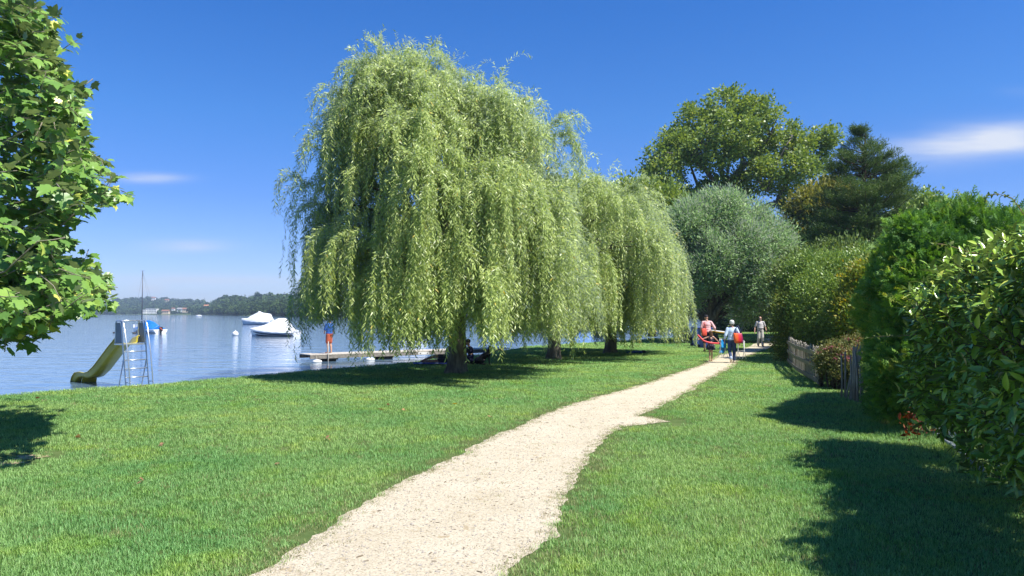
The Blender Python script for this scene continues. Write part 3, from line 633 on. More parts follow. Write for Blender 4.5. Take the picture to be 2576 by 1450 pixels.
def poplar():
    Y = 74.; b = at(1855, 789, Y); b = (b.x, Y, 0)
    def A(px, py, dy=0): p = at(px, py, Y+dy); return (p.x, p.y, p.z)
    LB = [(1652, 400, 0, 42, 45), (1690, 350, 1, 40, 35), (1830, 265, 0, 72, 45), (1900, 290, -2, 70, 50), (1760, 300, 2, 65, 45), (1720, 370, 0, 62, 50), (1680, 430, -2, 55, 48), (1660, 480, 1, 45, 38), (1790, 380, -3, 70, 50), (1880, 360, 3, 70, 55), (1930, 370, 0, 48, 50), (1840, 330, -4, 80, 45),
          (1730, 500, 0, 70, 40), (1930, 430, -2, 45, 35), (1890, 460, 0, 60, 40), (2020, 365, 0, 58, 42), (2070, 350, 0, 42, 30), (2010, 420, -2, 58, 42), (1990, 345, 1, 40, 35), (2060, 410, 1, 38, 35), (2080, 470, 0, 28, 26), (1985, 480, 0, 45, 22), (1990, 530, 0, 40, 22), (1820, 470, 0, 60, 45)]
    k = Y/FPX; lobes = []
    for px, py, dy, rx, ry in LB:
        p = A(px, py, dy); lobes.append((*p, rx*k, rx*k*.95, ry*k))
    r = np.random.default_rng(41); P, u, o, ci, cr, C = crown_pts(lobes, 3900, 22, .31, 41, .25, .02, .8, .8); n = len(P)
    Aa = nrm(u*.4+o*.5+r.normal(size=(n, 3))*.6+np.array([0, 0, .2])); Nn = nrm(r.normal(size=(n, 3))*.7+np.array([0, 0, .7]))
    t = empty('poplar_tree', b, label='tallest spreading tree on the right, open crown with dark forking limbs against the sky', cat='tree')
    bb = np.array(b); mk('crown', leafmesh('crown', P-bb, Aa, Nn,   .31*r.uniform(.6, 1.25, n), T_diamond(.75, .12, .45), np.clip(.55*cr[ci]+.45*r.random(n), 0, 1)), POP, t)
    paths = []
    def limb(pp, r0, r1):
        q = np.array([A(*p) for p in pp])-bb; m = []
        for a, c in zip(q[:-1], q[1:]): m += [a+(c-a)*s for s in (0, .33, .66)]
        m.append(q[-1]); m = np.array(m); m[1:-1] += r.normal(size=m[1:-1].shape)*.12; paths.append((m, np.linspace(r0, r1, len(m))))
        return m
    q0 = limb([(1855, 800), (1850, 650), (1845, 540), (1838, 480), (1860, 430)], .75, .42)
    ends = []
    for pp, a, bb2 in [([(1860, 430), (1900, 395), (1940, 340, -1)], .3, .06), ([(1838, 480), (1815, 420), (1790, 350, 1)], .36, .07), ([(1815, 425), (1835, 350), (1840, 280)], .25, .05), ([(1860, 430), (1870, 360), (1905, 300, 2)], .26, .05),
                  ([(1840, 500), (1790, 440, -1), (1740, 395, -2), (1700, 390, -2)], .3, .05), ([(1842, 540), (1780, 500), (1745, 440), (1720, 350)], .28, .05), ([(1845, 590), (1750, 540, 1), (1690, 480, 1)], .3, .05),
                  ([(1845, 560), (1930, 520), (1975, 500), (2060, 470), (2090, 475)], .34, .06), ([(1955, 508), (1985, 450), (2010, 400), (2060, 350)], .24, .05), ([(1930, 480, -1), (1960, 400, -1), (1990, 350, -1)], .15, .04), ([(1960, 505), (2000, 540), (2030, 560)], .18, .05), ([(1850, 470), (1905, 440), (1950, 450), (1985, 440)], .2, .05), ([(1846, 520), (1825, 470), (1835, 400), (1850, 340, 3)], .24, .05)]:
        limb(pp, a, bb2)
    allp = np.vstack([p for p, _ in paths[1:]])
    for j in r.permutation(len(C))[:150]:
        e = C[j]-bb; i = np.argmin(((allp-e)**2).sum(1)+np.where(allp[:, 2] > e[2], 6, 0)); paths.append((curve(allp[i], e, n=6, wob=.06, seed=j), np.linspace(.09, .02, 6)))
    mk('trunk', tubes('trunk', paths, 7), BARKG, t)
poplar()

def pine():
    Y = 52.; b = at(2172, 789, Y); b = np.array((b.x, Y, 0.)); k = Y/FPX; r = np.random.default_rng(51)
    t = empty('pine_tree', tuple(b), label='dark blue-green pine with a tufted top, right of the tallest tree', cat='tree')
    ztop = at(2185, 312, Y).z; paths = [(np.array([(0, 0, -.1), (0, 0, 3), (.1, 0, 7), (.15, 0, 11), (.3, 0, 13.6), (.35, 0, ztop-.4)]), [.34, .3, .25, .17, .09, .03])]
    prof = [(3.4, .5), (4.5, 2.8), (6, 3.5), (7.5, 3.6), (9.3, 3.4), (10.8, 3.1), (12, 2.3), (13.2, 1.4), (13.9, .5), (14.6, .4), (15.2, .3)]
    tips = []; D = []
    for i in range(185):
        z = r.uniform(3.6, ztop-.5)
        if 13.7 < z < 14.3 and r.random() < .7: continue
        a = r.uniform(0, 2*math.pi); R = np.interp(z, [p[0] for p in prof], [p[1] for p in prof])*r.uniform(.7, 1.12)
        if math.cos(a) > .2 and 9 < z < 12.6: R *= 1.12
        e = np.array((R*math.cos(a), R*math.sin(a), z+R*.22+r.normal()*.1)); s = np.array((.1, 0, max(z-R*.1, 1))); q = curve(s, e, n=8, wob=.03, seed=i, up=-.05); paths.append((q, np.linspace(.05, .012, 8)))
        for w in np.linspace(.35, 1, max(3, int(R*4.5))):
            p = s+(e-s)*w; dd = nrm(e-s); side = np.cross(dd, (0, 0, 1))
            for sg in (-1, 1):
                L = (1.15-w)*.55*R*.55+.15
                for m in np.linspace(.2, 1, max(2, int(L*5))): tips.append(p+side*sg*L*m+dd*L*m*.7+np.array((0, 0, .12*m))+r.normal(size=3)*.09); D.append(dd*.6+side*sg*.7+np.array((0, 0, .7)))
            tips.append(p+np.array((0, 0, .08))); D.append(dd+np.array((0, 0, .8)))
    tips = np.array(tips); D = np.array(D); kk = np.array([fbm((p[0]*.9, p[1]*.9, p[2]*1.6), 1) > -.30 for p in tips]); tips, D = tips[kk], D[kk]; n = len(tips); rep = 5; P = np.repeat(tips, rep, 0)+r.normal(size=(n*rep, 3))*.10; A = nrm(np.repeat(D, rep, 0)+r.normal(size=(n*rep, 3))*.5)
    mk('crown', leafmesh('crown', P, A, r.normal(size=P.shape)+np.array([0, -.6, .8]), r.uniform(.22, .40, len(P)), T_needles(9), np.clip(np.repeat(r.random(n), rep)*.6+.4*r.random(len(P)), 0, 1)), PINE, t)
    mk('trunk', tubes('trunk', paths, 7), BARKD, t)
pine()

def lobesv(spec, Y):
    k = Y/FPX; return [(*at(px, py, Y+dy), rx*k, (rd if rd else rx)*k, ry*k) for px, py, dy, rx, ry, rd in spec]
def backtrees():
    Y = 64; b = at(2050, 789, Y)
    tree('olive_tree', 'yellowish olive-green tree with a rounded top squeezed between the spreading tree and the pine', 'tree', (b.x, Y, 0), lobesv([(2050, 530, 0, 55, 45, 0), (2085, 560, 0, 60, 60, 0), (2030, 610, 0, 60, 55, 0), (2100, 500, 1, 45, 35, 0)], Y), 1500, 34, .45, .36, D3, OLIVE, 61, trunk=(.3, [(b.x, Y, -.1), (b.x, Y, 3), (b.x+.2, Y, 6)]), hole=-.35)
    Y = 60; b = at(2030, 789, Y)
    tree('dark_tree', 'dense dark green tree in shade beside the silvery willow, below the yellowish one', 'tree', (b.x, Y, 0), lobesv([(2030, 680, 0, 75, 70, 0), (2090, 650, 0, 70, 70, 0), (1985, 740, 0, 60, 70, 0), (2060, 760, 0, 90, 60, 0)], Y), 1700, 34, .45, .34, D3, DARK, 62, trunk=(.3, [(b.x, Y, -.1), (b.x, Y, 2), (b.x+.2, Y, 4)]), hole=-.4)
    Y = 58; b = at(2260, 789, Y)
    tree('broadleaf_tree', 'mid-green tree standing in behind the pine on its right side', 'tree', (b.x, Y, 0), lobesv([(2290, 590, 0, 65, 70, 0), (2350, 590, 1, 60, 70, 0), (2240, 640, 2, 60, 70, 0), (2330, 540, 0, 40, 40, 0), (2400, 640, 0, 60, 70, 0)], Y), 1500, 34, .42, .32, D3, BUSH, 63, trunk=(.28, [(b.x, Y, -.1), (b.x, Y, 3), (b.x+.2, Y, 5)]), hole=-.3)
    Y = 80; b = at(1915, 789, Y)
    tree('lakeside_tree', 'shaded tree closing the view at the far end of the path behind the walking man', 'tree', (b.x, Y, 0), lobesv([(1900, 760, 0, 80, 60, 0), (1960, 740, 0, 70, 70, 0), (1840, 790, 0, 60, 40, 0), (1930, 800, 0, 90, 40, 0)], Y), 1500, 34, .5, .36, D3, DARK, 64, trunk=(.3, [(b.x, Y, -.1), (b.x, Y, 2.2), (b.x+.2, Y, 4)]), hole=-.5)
    Y = 66; b = at(1640, 789, Y)
    tree('lakeside_tree', 'green tree peeping over the willow row, left of the silvery willow', 'tree', (b.x, Y, 0), lobesv([(1590, 500, 0, 60, 40, 0), (1650, 520, 0, 70, 60, 0), (1560, 560, 0, 70, 60, 0), (1640, 640, 0, 100, 90, 0)], Y), 1700, 34, .45, .34, D3, POP, 65, trunk=(.3, [(b.x, Y, -.1), (b.x, Y, 3), (b.x+.2, Y, 7)]), hole=-.35)
    # fourth dark willow trunk with gnarled roots left of the bins
    b = gp(1718, 856); bx, by = b.x, b.y
    tree('old_willow', 'old willow with a short gnarled dark trunk left of the blue bins', 'tree', (bx, by, 0), lobesv([(1690, 640, 1, 80, 90, 0), (1740, 700, 0, 60, 70, 0), (1650, 740, 0, 60, 60, 0)], by), 1300, 34, .4, .28, T_diamond(.2, .05, .45), WIL, 66, trunk=(.75, [(bx, by, -.1), (bx, by, .3), (bx-.2, by, .9), (bx, by, 1.7), (bx+.2, by, 3)]), bark=BARK, hole=-.3)
    # pale leaning trunk
    b = gp(1853, 850)
    e = at(1874, 812, b.y)
    tree('leaning_tree', 'slender pale leaning trunk rising into leaves behind the woman in the white hat', 'tree', (b.x, b.y, 0), lobesv([(1890, 770, 0, 40, 28, 0), (1870, 790, 0, 30, 20, 0)], b.y), 260, 30, .35, .26, T_diamond(.17, .05, .45), SILV, 67, trunk=(.13, [(b.x, b.y, -.1), tuple(b.lerp(e, .5)+Vector((.05, 0, .0))), tuple(e), tuple(e+Vector((.6, 0, 1.3)))]), bark=pmat('pale_bark', (.42, .40, .34), .85, nscale=5, col2=(.2, .19, .16), bump=.01), hole=-.5)
backtrees()

def shrubs():
    S = T_diamond(.5, .12, .45)
    # dark hedge column right of the path, first of the garden boundary
    tree('hedge', 'dark clipped hedge end standing at the path edge, left of the picket fence', 'hedge', (10.9, 30.6, 0), [(11.05, 30.4, 1.3, .30, .5, 1.45), (11.95, 31.4, 2.3, .55, 1.2, 1.15), (13.3, 33.0, 1.6, .85, 2.0, 1.7), (14.9, 36.5, 1.8, 1.0, 2.6, 1.7), (16.7, 41, 1.6, 1.3, 3, 1.6), (18.9, 46, 1.5, 1.3, 3, 1.5), (20.9, 51, 1.5, 1.4, 3, 1.5)], 3600, 34, .16, .11, S, leafmat('hedge_leaf', [(0, (0.073, 0.135, 0.032)), (.6, (0.156, 0.218, 0.046)), (1, (0.354, 0.354, 0.072))], trans=.3), 71, hole=-.6, shell=.7, nl=30)
    tree('shrub', 'big glossy green shrub spilling over the picket fence', 'shrub', (13.4, 29.8, 0), [(12.2, 29.0, 2.0, 1.2, 1.6, 1.6), (13.2, 29.5, 2.6, 1.5, 1.8, 1.7), (12.9, 27.5, 1.5, 1.3, 1.6, 1.35), (13.9, 27.2, 2.0, 1.5, 1.6, 1.6), (12.6, 31, 3.2, 1.2, 1.5, 1.2), (14.5, 30, 3.2, 1.3, 1.5, 1.4)], 3900, 36, .17, .11, S, BUSH, 72, hole=-.4, shell=.7)
    tree('shrub', 'yellow-leaved shrub between the big green shrub and the dark conifer hedge', 'shrub', (13.1, 26.2, 0), [(12.6, 26.3, 2.5, .95, 1.0, 1.2), (12.9, 26.0, 1.5, 1.0, 1.0, 1.1), (13.2, 26.6, 3.1, .7, .8, .7), (12.0, 26.0, 1.9, .6, .7, .7)], 1300, 30, .16, .12, S, YELG, 73, hole=-.35, shell=.6)
    tree('shrub', 'light green bushy tree tops above the picket fence shrubs', 'shrub', (17.0, 38, 0), [(15.2, 38, 3.6, 1.7, 2, 1.5), (17, 38, 4.0, 1.9, 2, 1.6), (18.8, 38, 3.6, 1.7, 2, 1.6), (16.5, 37, 2.0, 3, 2, 2)], 2300, 36, .28, .19, S, leafmat('light_bush', [(0, (0.078, 0.130, 0.033)), (.6, (0.143, 0.208, 0.052)), (1, (0.234, 0.286, 0.078))], trans=.35), 74, hole=-.4)
    # spiraea in front of the fence
    t = tree('flowering_shrub', 'low spiraea bush with dusky pink flower heads in front of the picket fence', 'shrub', (8.7, 19.3, 0), [(8.42, 19.6, .70, .36, .5, .48), (8.75, 19.2, .62, .42, .5, .45), (8.6, 19.0, .33, .42, .5, .33), (9.15, 19.9, .95, .38, .4, .36)], 800, 28, .08, .065, S, leafmat('spiraea_leaf', [(0, (0.091, 0.130, 0.039)), (.6, (0.182, 0.208, 0.065)), (1, (0.338, 0.234, 0.104))], trans=.35), 75, hole=-.6, shell=.6)
    r = np.random.default_rng(76); P, A, Nn, Sz = [], [], [], []
    for i in range(34):
        l = [(8.42, 19.6, .70, .36, .5, .48), (8.75, 19.2, .62, .42, .5, .45), (9.15, 19.9, .95, .38, .4, .36)][i % 3]; u = nrm(np.array((r.normal(), r.normal()-.7, abs(r.normal())*.9+.2))); c = np.array(l[:3])+u*np.array(l[3:])*1.03
        for k in range(34):
            o = r.normal(size=3)*np.array((.05, .05, .02)); P.append(c+o); A.append(r.normal(size=3)); Nn.append((0, 0, 1)); Sz.append(.03)
    mk('flower', leafmesh('flower', np.array(P)-np.array((8.7, 19.3, 0)), A, np.array(Nn)+r.normal(size=(len(P), 3))*.3, Sz, T_diamond(.9, 0, .5)), leafmat('spiraea_flower', [(0, (.30, .07, .10)), (.6, (.45, .13, .18)), (1, (.40, .20, .16))], trans=.3), t)
shrubs()

# ------------------------------------------------------------------ thuja hedge and cherry laurel hedge
def hedge_pts(poly, width, htop, n, seed, jit=.14, top_f=.25, inner=.35):
    """points on the outside of a hedge that follows poly (its left face line); returns P, outward normal"""
    r = np.random.default_rng(seed); pl = np.array(poly, float); seg = np.linalg.norm(np.diff(pl, axis=0), axis=1); cum = np.concatenate([[0], np.cumsum(seg)]); L = cum[-1]
    s = r.random(n)*L; i = np.clip(np.searchsorted(cum, s)-1, 0, len(seg)-1); f = (s-cum[i])/seg[i]; base = pl[i]+(pl[i+1]-pl[i])*f[:, None]; d = nrm(pl[i+1]-pl[i]); nl = np.stack([d[:, 1], -d[:, 0]], 1)
    # nl must point to the right-hand (garden) side; caller orders poly so that it does
    H = htop(base[:, 1]) if callable(htop) else np.full(n, htop)
    kind = r.random(n); z = np.where(kind < top_f, H-r.random(n)**2*.2, H*r.random(n)**.9); w = np.where(kind < top_f, r.random(n)*width, np.where(kind < .8, 0, width*r.random(n)*inner))
    N = np.where((kind < top_f)[:, None], np.array([0, 0, 1.]), np.column_stack([-nl, np.zeros(n)]))
    P = np.column_stack([base+nl*w[:, None], z])
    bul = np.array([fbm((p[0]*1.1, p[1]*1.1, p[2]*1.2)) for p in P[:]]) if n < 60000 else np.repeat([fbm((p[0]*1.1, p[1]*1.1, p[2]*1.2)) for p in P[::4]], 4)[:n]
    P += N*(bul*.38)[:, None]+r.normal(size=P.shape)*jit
    return P, N, r, bul
def thuja():
    poly = [(13.4, 23.2), (10.3, 20.1), (7.35, 15.6), (6.95, 14.9), (6.45, 13.6), (6.1, 12.4), (6.25, 11.95), (6.9, 11.7), (7.6, 11.6)]
    poly = [(7.9, 15.6), (7.35, 14.9), (6.85, 13.8), (6.4, 12.6), (6.45, 12.15), (6.8, 11.95), (7.6, 11.85)][::-1]
    H = lambda y: np.interp(y, [11.6, 12.2, 13, 15.6], [3.05, 3.3, 3.5, 3.45])
    P, N, r, bul = hedge_pts(poly, 1.7, H, 30000, 81, jit=.07, top_f=.25, inner=.25)
    P[:, 0] += .55*np.clip((P[:, 2]-1.9)/1.5, 0, 1.2)**1.6-.12*np.sin(P[:, 2]*2.2+P[:, 1]); P[:, 1] += .45*np.clip((P[:, 2]-2.1)/1.3, 0, 1.2)**1.6*(P[:, 1] < 12.8); P[:, 2] += .16*np.sin(P[:, 0]*5.1+P[:, 1]*3.3)*(P[:, 2] > 2.6)
    m = P[:, 2] > .12; P, N, bul = P[m], N[m], bul[m]
    n = len(P); base = (6.9, 13.4, 0)
    t = empty('thuja_hedge', base, label='tall dark thuja hedge end with lacy sprays, between the leaning pickets and the big-leaved hedge', cat='hedge')
    A = nrm(N*.7+r.normal(size=(n, 3))*.5+np.array([0, 0, .45])); up = nrm(np.array([0, -.2, .8])+N*.9+r.normal(size=(n, 3))*.6)
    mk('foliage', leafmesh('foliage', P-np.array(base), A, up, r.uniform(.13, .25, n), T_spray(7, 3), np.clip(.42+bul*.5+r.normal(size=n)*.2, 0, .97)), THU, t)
    sp = []
    for i in range(60):
        a = np.array((r.uniform(7.5, 8.1), r.uniform(12.6, 15.0), .0)); sp.append((curve(a-np.array(base), a+np.array((r.normal()*.1, r.normal()*.2, r.uniform(2.0, 2.9)))-np.array(base), n=6, wob=.03, seed=i), np.linspace(.045, .01, 6)))
    ss = np.array(sorted([tuple(q_[0][0]) for q_ in sp], key=lambda v_: v_[1])); ss[:, 2] = .0; sp.append((ss, .03)); mk('stems', tubes('stems', sp, 6), BARKD, t)  # the last tube is made up, linking the stem bases along the ground
    # lighter conifers in the row behind
    for (x, y, w, h, lab, sd) in [(9.6, 16.0, 1.2, 3.9, 'light green conifer rising behind the dark thuja hedge, nearest its top', 1), (12.4, 18.0, 1.5, 4.3, 'broad light green conifer between the nearest one and the frame edge', 2), (11.0, 15.3, 1.1, 3.9, 'yellow-green conifer just behind the top of the big-leaved hedge', 3), (11.3, 20.8, 1.2, 4.3, 'shaded conifer left of the others, standing over the leaning pickets', 4)]:
        rr = np.random.default_rng(820+sd); n = 9000; u = nrm(rr.normal(size=(n, 3))); u[:, 2] = np.abs(u[:, 2])*rr.choice([-1, 1, 1], n); P = np.array((x, y, h*.52))+u*np.array((w, w, h*.48))*(.8+.2*rr.random((n, 1)))+rr.normal(size=(n, 3))*.09
        P += u*np.array([fbm((p[0]*1.3, p[1]*1.3, p[2]*1.3+sd)) for p in P])[:, None]*.3
        t = empty('conifer', (x, y, 0), label=lab, cat='conifer', group='conifers behind the hedges'); A = nrm(u*.7+rr.normal(size=(n, 3))*.35+np.array([0, 0, .8]))
        mk('foliage', leafmesh('foliage', P-np.array((x, y, 0)), A, rr.normal(size=(n, 3)), rr.uniform(.16, .34, n), T_spray(7, 4), np.clip(.6+rr.normal(size=n)*.22+(.2 if sd == 3 else 0), 0, 1)), THU, t)
        mk('trunk', tubes('trunk', [([(0, 0, -.05), (0, 0, 1.5), (0.05, 0, h*.85)], [.1, .08, .02])], 7), BARKD, t)
thuja()
LAURP = [(6.6, 10.75), (6.15, 10.3), (5.68, 9.2), (5.35, 7.9), (4.85, 6.4), (4.4, 5.0), (4.05, 3.6), (3.9, 1.5), (3.9, -1.0), (3.9, -3)]
def laurel():
    H = lambda y: np.interp(y, [-3, 5, 7, 9, 10.0, 10.8], [3.35, 3.3, 3.05, 2.95, 2.7, 2.0])
    base = (6.0, 8.0, 0)
    P, N, r, bul = hedge_pts(LAURP[::-1], 1.35, H, 42000, 91, jit=.07, top_f=.3, inner=.3)
    P[:, 0] += -.42*np.sin(np.clip(P[:, 2]/2.9, 0, 1)*math.pi)**.8*np.clip((P[:, 1]-4)/5, 0, 1)+.75*np.clip((P[:, 2]-1.75)/1.2, 0, 1.2)**1.5*np.clip((P[:, 1]-5.5)/1.5, .15, 1)
    # clear stems near the ground
    m = (P[:, 2] > .10+.12*r.random(len(P))+.34*((P[:, 1] > 9.0) & (P[:, 1] < 11.8))) & ((P[:, 1] > 3) | (r.random(len(P)) < .4)); P, N, bul = P[m], N[m], bul[m]; n = len(P)
    # shoots standing out of the face and the top: rosettes of leaves along a twig
    ns = 1500; hi = np.where(P[:, 2] > 1.6)[0]; si = np.concatenate([r.integers(0, n, 500), r.choice(hi, 1000)]); sp = P[si]; sd_ = nrm(N[si]*.55+np.array([-.1, -.15, .75])+r.normal(size=(ns, 3))*.3); Ls = r.uniform(.12, .42, ns)
    q = []; qa = []; tw = []
    for i in range(ns):
        k = int(Ls[i]/.035)+3; x = nrm(np.cross(sd_[i], r.normal(size=3))); y = np.cross(sd_[i], x)
        for j in range(k):
            a = j*2.4; t = Ls[i]*j/k; q.append(sp[i]+sd_[i]*t); qa.append(sd_[i]*(.25+.7*j/k)+.9*(math.cos(a)*x+math.sin(a)*y))
        if i % 3 == 0: tw.append((np.array([sp[i]-sd_[i]*.25, sp[i], sp[i]+sd_[i]*Ls[i]])-np.array(base), [.008, .007, .004]))
    q = np.array(q); qa = np.array(qa)
    A = nrm(N*.55+r.normal(size=(n, 3))*.55+np.array([0, -.1, -.12])); Nn = nrm(N*.5+np.array([0, 0, .8])+r.normal(size=(n, 3))*.45)
    PP = np.vstack([P, q]); AA = np.vstack([A, qa]); NN = np.vstack([Nn, nrm(np.array([0, 0, 1.])+r.normal(size=q.shape)*.3)]); S = np.concatenate([r.uniform(.11, .18, n), r.uniform(.10, .17, len(q))])
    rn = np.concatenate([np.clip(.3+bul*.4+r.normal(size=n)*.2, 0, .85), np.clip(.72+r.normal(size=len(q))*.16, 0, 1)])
    t = empty('laurel_hedge', base, label='big glossy-leaved cherry laurel hedge filling the right edge, dark on its shaded face', cat='hedge')
    mk('foliage', leafmesh('foliage', PP-np.array(base), AA, NN, S, T_fold(.36, -.14, 5), rn), LAUR, t)
    tw = [w_ for i_, w_ in enumerate(tw)]; roots = []
    for i in range(70):
        y = r.uniform(-1, 11.0); f = np.interp(y, [p[1] for p in LAURP[::-1]], [p[0] for p in LAURP[::-1]]); a = np.array((f+.45+r.normal()*.15, y, -.02)); e = a+np.array((r.normal()*.35-.1, r.normal()*.4, r.uniform(1.6, 2.6)))
        roots.append(tuple(a-np.array(base))); tw.append((curve(a-np.array(base), e-np.array(base), n=7, wob=.04, seed=i+7), np.linspace(.028, .008, 7)))
    tw.append((np.array(sorted(roots, key=lambda v_: v_[1])), .03)); mk('stems', tubes('stems', tw, 6), BARKD, t)  # extra tube through the stem bases, added only to join them
    # long bramble-like runners growing out of it
    for (pts, lab) in [([at(2560, 668, 9.2), at(2470, 640, 9.0), at(2400, 622, 8.9), at(2350, 614, 8.9)], 'thin leafy runner reaching left out of the upper big-leaved hedge'),
                  ([at(2440, 826, 9.9), at(2330, 838, 10.2), at(2240, 846, 10.6), at(2180, 852, 11.0)], 'long thin bramble runner crossing the dark thuja hedge at mid height'),
                  ([at(2576, 540, 11), at(2545, 500, 11), at(2510, 486, 11), at(2486, 494, 11), at(2480, 504, 11)], 'curling tendril of leaves standing against the sky above the ridge')]:
        b = pts[0]; tt = empty('bramble_runner', tuple(b), label=lab, cat='runner', group='long thin runners growing out of the hedge')
        q = np.array([tuple(p-b) for p in pts]); m = [];
        for u in np.linspace(0, len(q)-1.001, 22):
            i = int(u); m.append(q[i]+(q[i+1]-q[i])*(u-i))
        m = np.array(m); m[1:-1, 2] += np.sin(np.linspace(0, 9, 20))*.012
        mk('stem', tubes('stem', [(m, np.linspace(.007, .003, 22))], 5), pmat('runner_stem', (.30, .20, .08), .6), tt)
        idx = r.integers(1, 22, 46); P3 = m[idx]+r.normal(size=(46, 3))*.008; A3 = nrm(r.normal(size=(46, 3))+np.array([-.3, 0, .5]))
        mk('leaves', leafmesh('leaves', P3, A3, nrm(r.normal(size=(46, 3))*.4+np.array([0, 0, 1.])), r.uniform(.035, .075, 46), T_fold(.6, -.1, 4)), MATS['light_bush'], tt)
laurel()

# ------------------------------------------------------------------ plane tree, upper left
def plane_tree():
    b = np.array((-11.4, 12.6, 0.)); r = np.random.default_rng(101)
    t = empty('plane_tree', tuple(b), label='plane tree leaning in from the left edge with large lobed leaves', cat='tree')
    # outline of the crown as seen: right edge x at picture height y; twigs are grown to these places and inside
    edge = [(-700, 60), (-300, 110), (0, 110), (60, 165), (140, 160), (215, 215), (300, 245), (360, 235), (420, 295), (490, 335), (520, 215), (560, 175), (610, 205), (640, 165), (690, 260), (715, 290), (750, 280), (790, 170), (830, 110), (850, 60)]
    P, A, Nn, S, rn, tw = [], [], [], [], [], []
    nodes = []
    for k in range(2500):
        py = r.uniform(-900, 840) if k % 5 else r.uniform(650, 845); ex = np.interp(py, [e[0] for e in edge], [e[1] for e in edge]); px = ex-28-r.exponential(150) if r.random() < .75 else r.uniform(-700, ex-30)
        if px < -950: continue
        Y = 11.9+r.normal()*1.15+ (abs(r.normal())*.7 if px < 0 else 0)
        lowlim = np.interp(px, [-900, -100, 40, 130, 300], [830, 835, 830, 800, 760])
        if py > lowlim: continue
        c = np.array(at(px, py, Y)); c = np.array(c)
        nodes.append(c)
    hand = [at(325, 494, 11.4), at(300, 505, 11.5), at(268, 398, 11.6), at(285, 750, 11.3), at(262, 700, 11.4), at(230, 715, 11.5), at(240, 760, 11.2), at(130, 815, 11.3), at(60, 838, 11.0), at(190, 700, 11.4), at(160, 740, 11.4), at(205, 240, 11.5), at(195, 100, 11.4), at(150, 40, 11.5), at(210, 700, 11.6)]
    for h in hand: nodes.append(np.array(h))
    for c in nodes:
        out = nrm(np.array((.9, -.35, .1))+r.normal(size=3)*.45); s = c-out*r.uniform(.25, .5); n = r.integers(7, 12)
        tw.append((np.array([s-b, (s+c)/2-b+r.normal(size=3)*.02, c-b]), [.008, .006, .004]))
        for j in range(n):
            f = (j+.6)/n; p = s+(c-s)*f; a = j*2.5+r.random(); x = nrm(np.cross(out, (0, 0, 1))); y = np.cross(x, out)
            d = nrm(out*(.3+.4*f)+.8*(math.cos(a)*x+math.sin(a)*y*.6)+np.array([0, 0, -.3])+r.normal(size=3)*.25); sz = r.uniform(.12, .25)*(1-.25*f)
            P.append(p+d*sz*.35); A.append(d); Nn.append(nrm(np.array([.25, -.15, 1.])+r.normal(size=3)*.42)); S.append(sz); rn.append(np.clip(.4+.25*r.normal()+(.3 if f > .85 else 0), 0, 1))
    mk('crown', leafmesh('crown', np.array(P)-b, A, Nn, S, T_plane(), np.array(rn)), PLA, t)
    tp = np.array([(0, 0, -.2), (0, 0, 1), (.1, 0, 2.2), (.1, .1, 4), (.3, 0, 6), (.5, 0, 9)]); paths = [(tp, [.3, .24, .2, .17, .13, .05])]+tw
    nd = np.array(nodes)
    for j in r.permutation(len(nd))[:70]:
        e = nd[j]-b; z = np.clip(e[2]*.75-.2, 1.6, 8.5); s = np.array((np.interp(z, tp[:, 2], tp[:, 0]), 0, z)); paths.append((curve(s, e, n=9, wob=.035, seed=j, up=-.04), np.linspace(.045, .008, 9)))
    mk('trunk', tubes('trunk', paths, 6), pmat('plane_bark', (.30, .27, .20), .85, nscale=5, col2=(.14, .12, .08), bump=.008), t)
plane_tree()
# ------------------------------------------------------------------ people: capsules fused into one continuous surface
TMP = bpy.data.scenes.new('workbench')
def fuse(name, caps, mat, parent, voxel=.008, smooth=4, M=None):
    """caps: (p0, p1, r0, r1) tapered capsules or (c, (rx,ry,rz)) ellipsoids, fused by a voxel remesh"""
    bm = bmesh.new()
    for c in caps:
        if len(c) == 2:
            bmesh.ops.create_uvsphere(bm, u_segments=20, v_segments=14, radius=1, matrix=Matrix.Translation(Vector(c[0])) @ Matrix.Diagonal((*c[1], 1)))
        else:
            a, b, r0, r1 = Vector(c[0]), Vector(c[1]), c[2], c[3]; d = b-a
            Mx = d.to_track_quat('Z', 'Y').to_matrix().to_4x4(); Mx.translation = (a+b)/2
            sg = 8 if r0 < .016 else 14; bmesh.ops.create_cone(bm, cap_ends=True, segments=sg, radius1=r0, radius2=r1, depth=max(d.length, 1e-4), matrix=Mx)
            bmesh.ops.create_uvsphere(bm, u_segments=sg, v_segments=6, radius=r0*1.0, matrix=Matrix.Translation(a)); bmesh.ops.create_uvsphere(bm, u_segments=sg, v_segments=6, radius=r1*1.0, matrix=Matrix.Translation(b))
    me = bpy.data.meshes.new(name); bm.to_mesh(me); bm.free(); o = bpy.data.objects.new(name, me); TMP.collection.objects.link(o)
    m = o.modifiers.new('r', 'REMESH'); m.mode = 'VOXEL'; m.voxel_size = voxel
    s = o.modifiers.new('s', 'SMOOTH'); s.factor = .5; s.iterations = smooth
    TMP.view_layers[0].update(); dg = TMP.view_layers[0].depsgraph; me2 = bpy.data.meshes.new_from_object(o.evaluated_get(dg)); o.modifiers.clear(); o.data = me2; TMP.collection.objects.unlink(o); COL.objects.link(o); bpy.data.meshes.remove(me)
    me2.name = name; me2.materials.clear(); me2.materials.append(mat); me2.polygons.foreach_set('use_smooth', np.ones(len(me2.polygons), bool)); o.parent = parent; o.name = name
    return o
SKIN = pmat('skin', (.56, .33, .235), .5, nscale=9, namt=.05, spec=.4); SKINT = pmat('tanned_skin', (.46, .23, .13), .5, nscale=9, namt=.05, spec=.4)
def cloth(name, col, col2=None, ns=5): return pmat(name, col, .85, nscale=ns, col2=col2, bump=.012, bscale=9, spec=.2)
def vv(*a): return Vector(a)
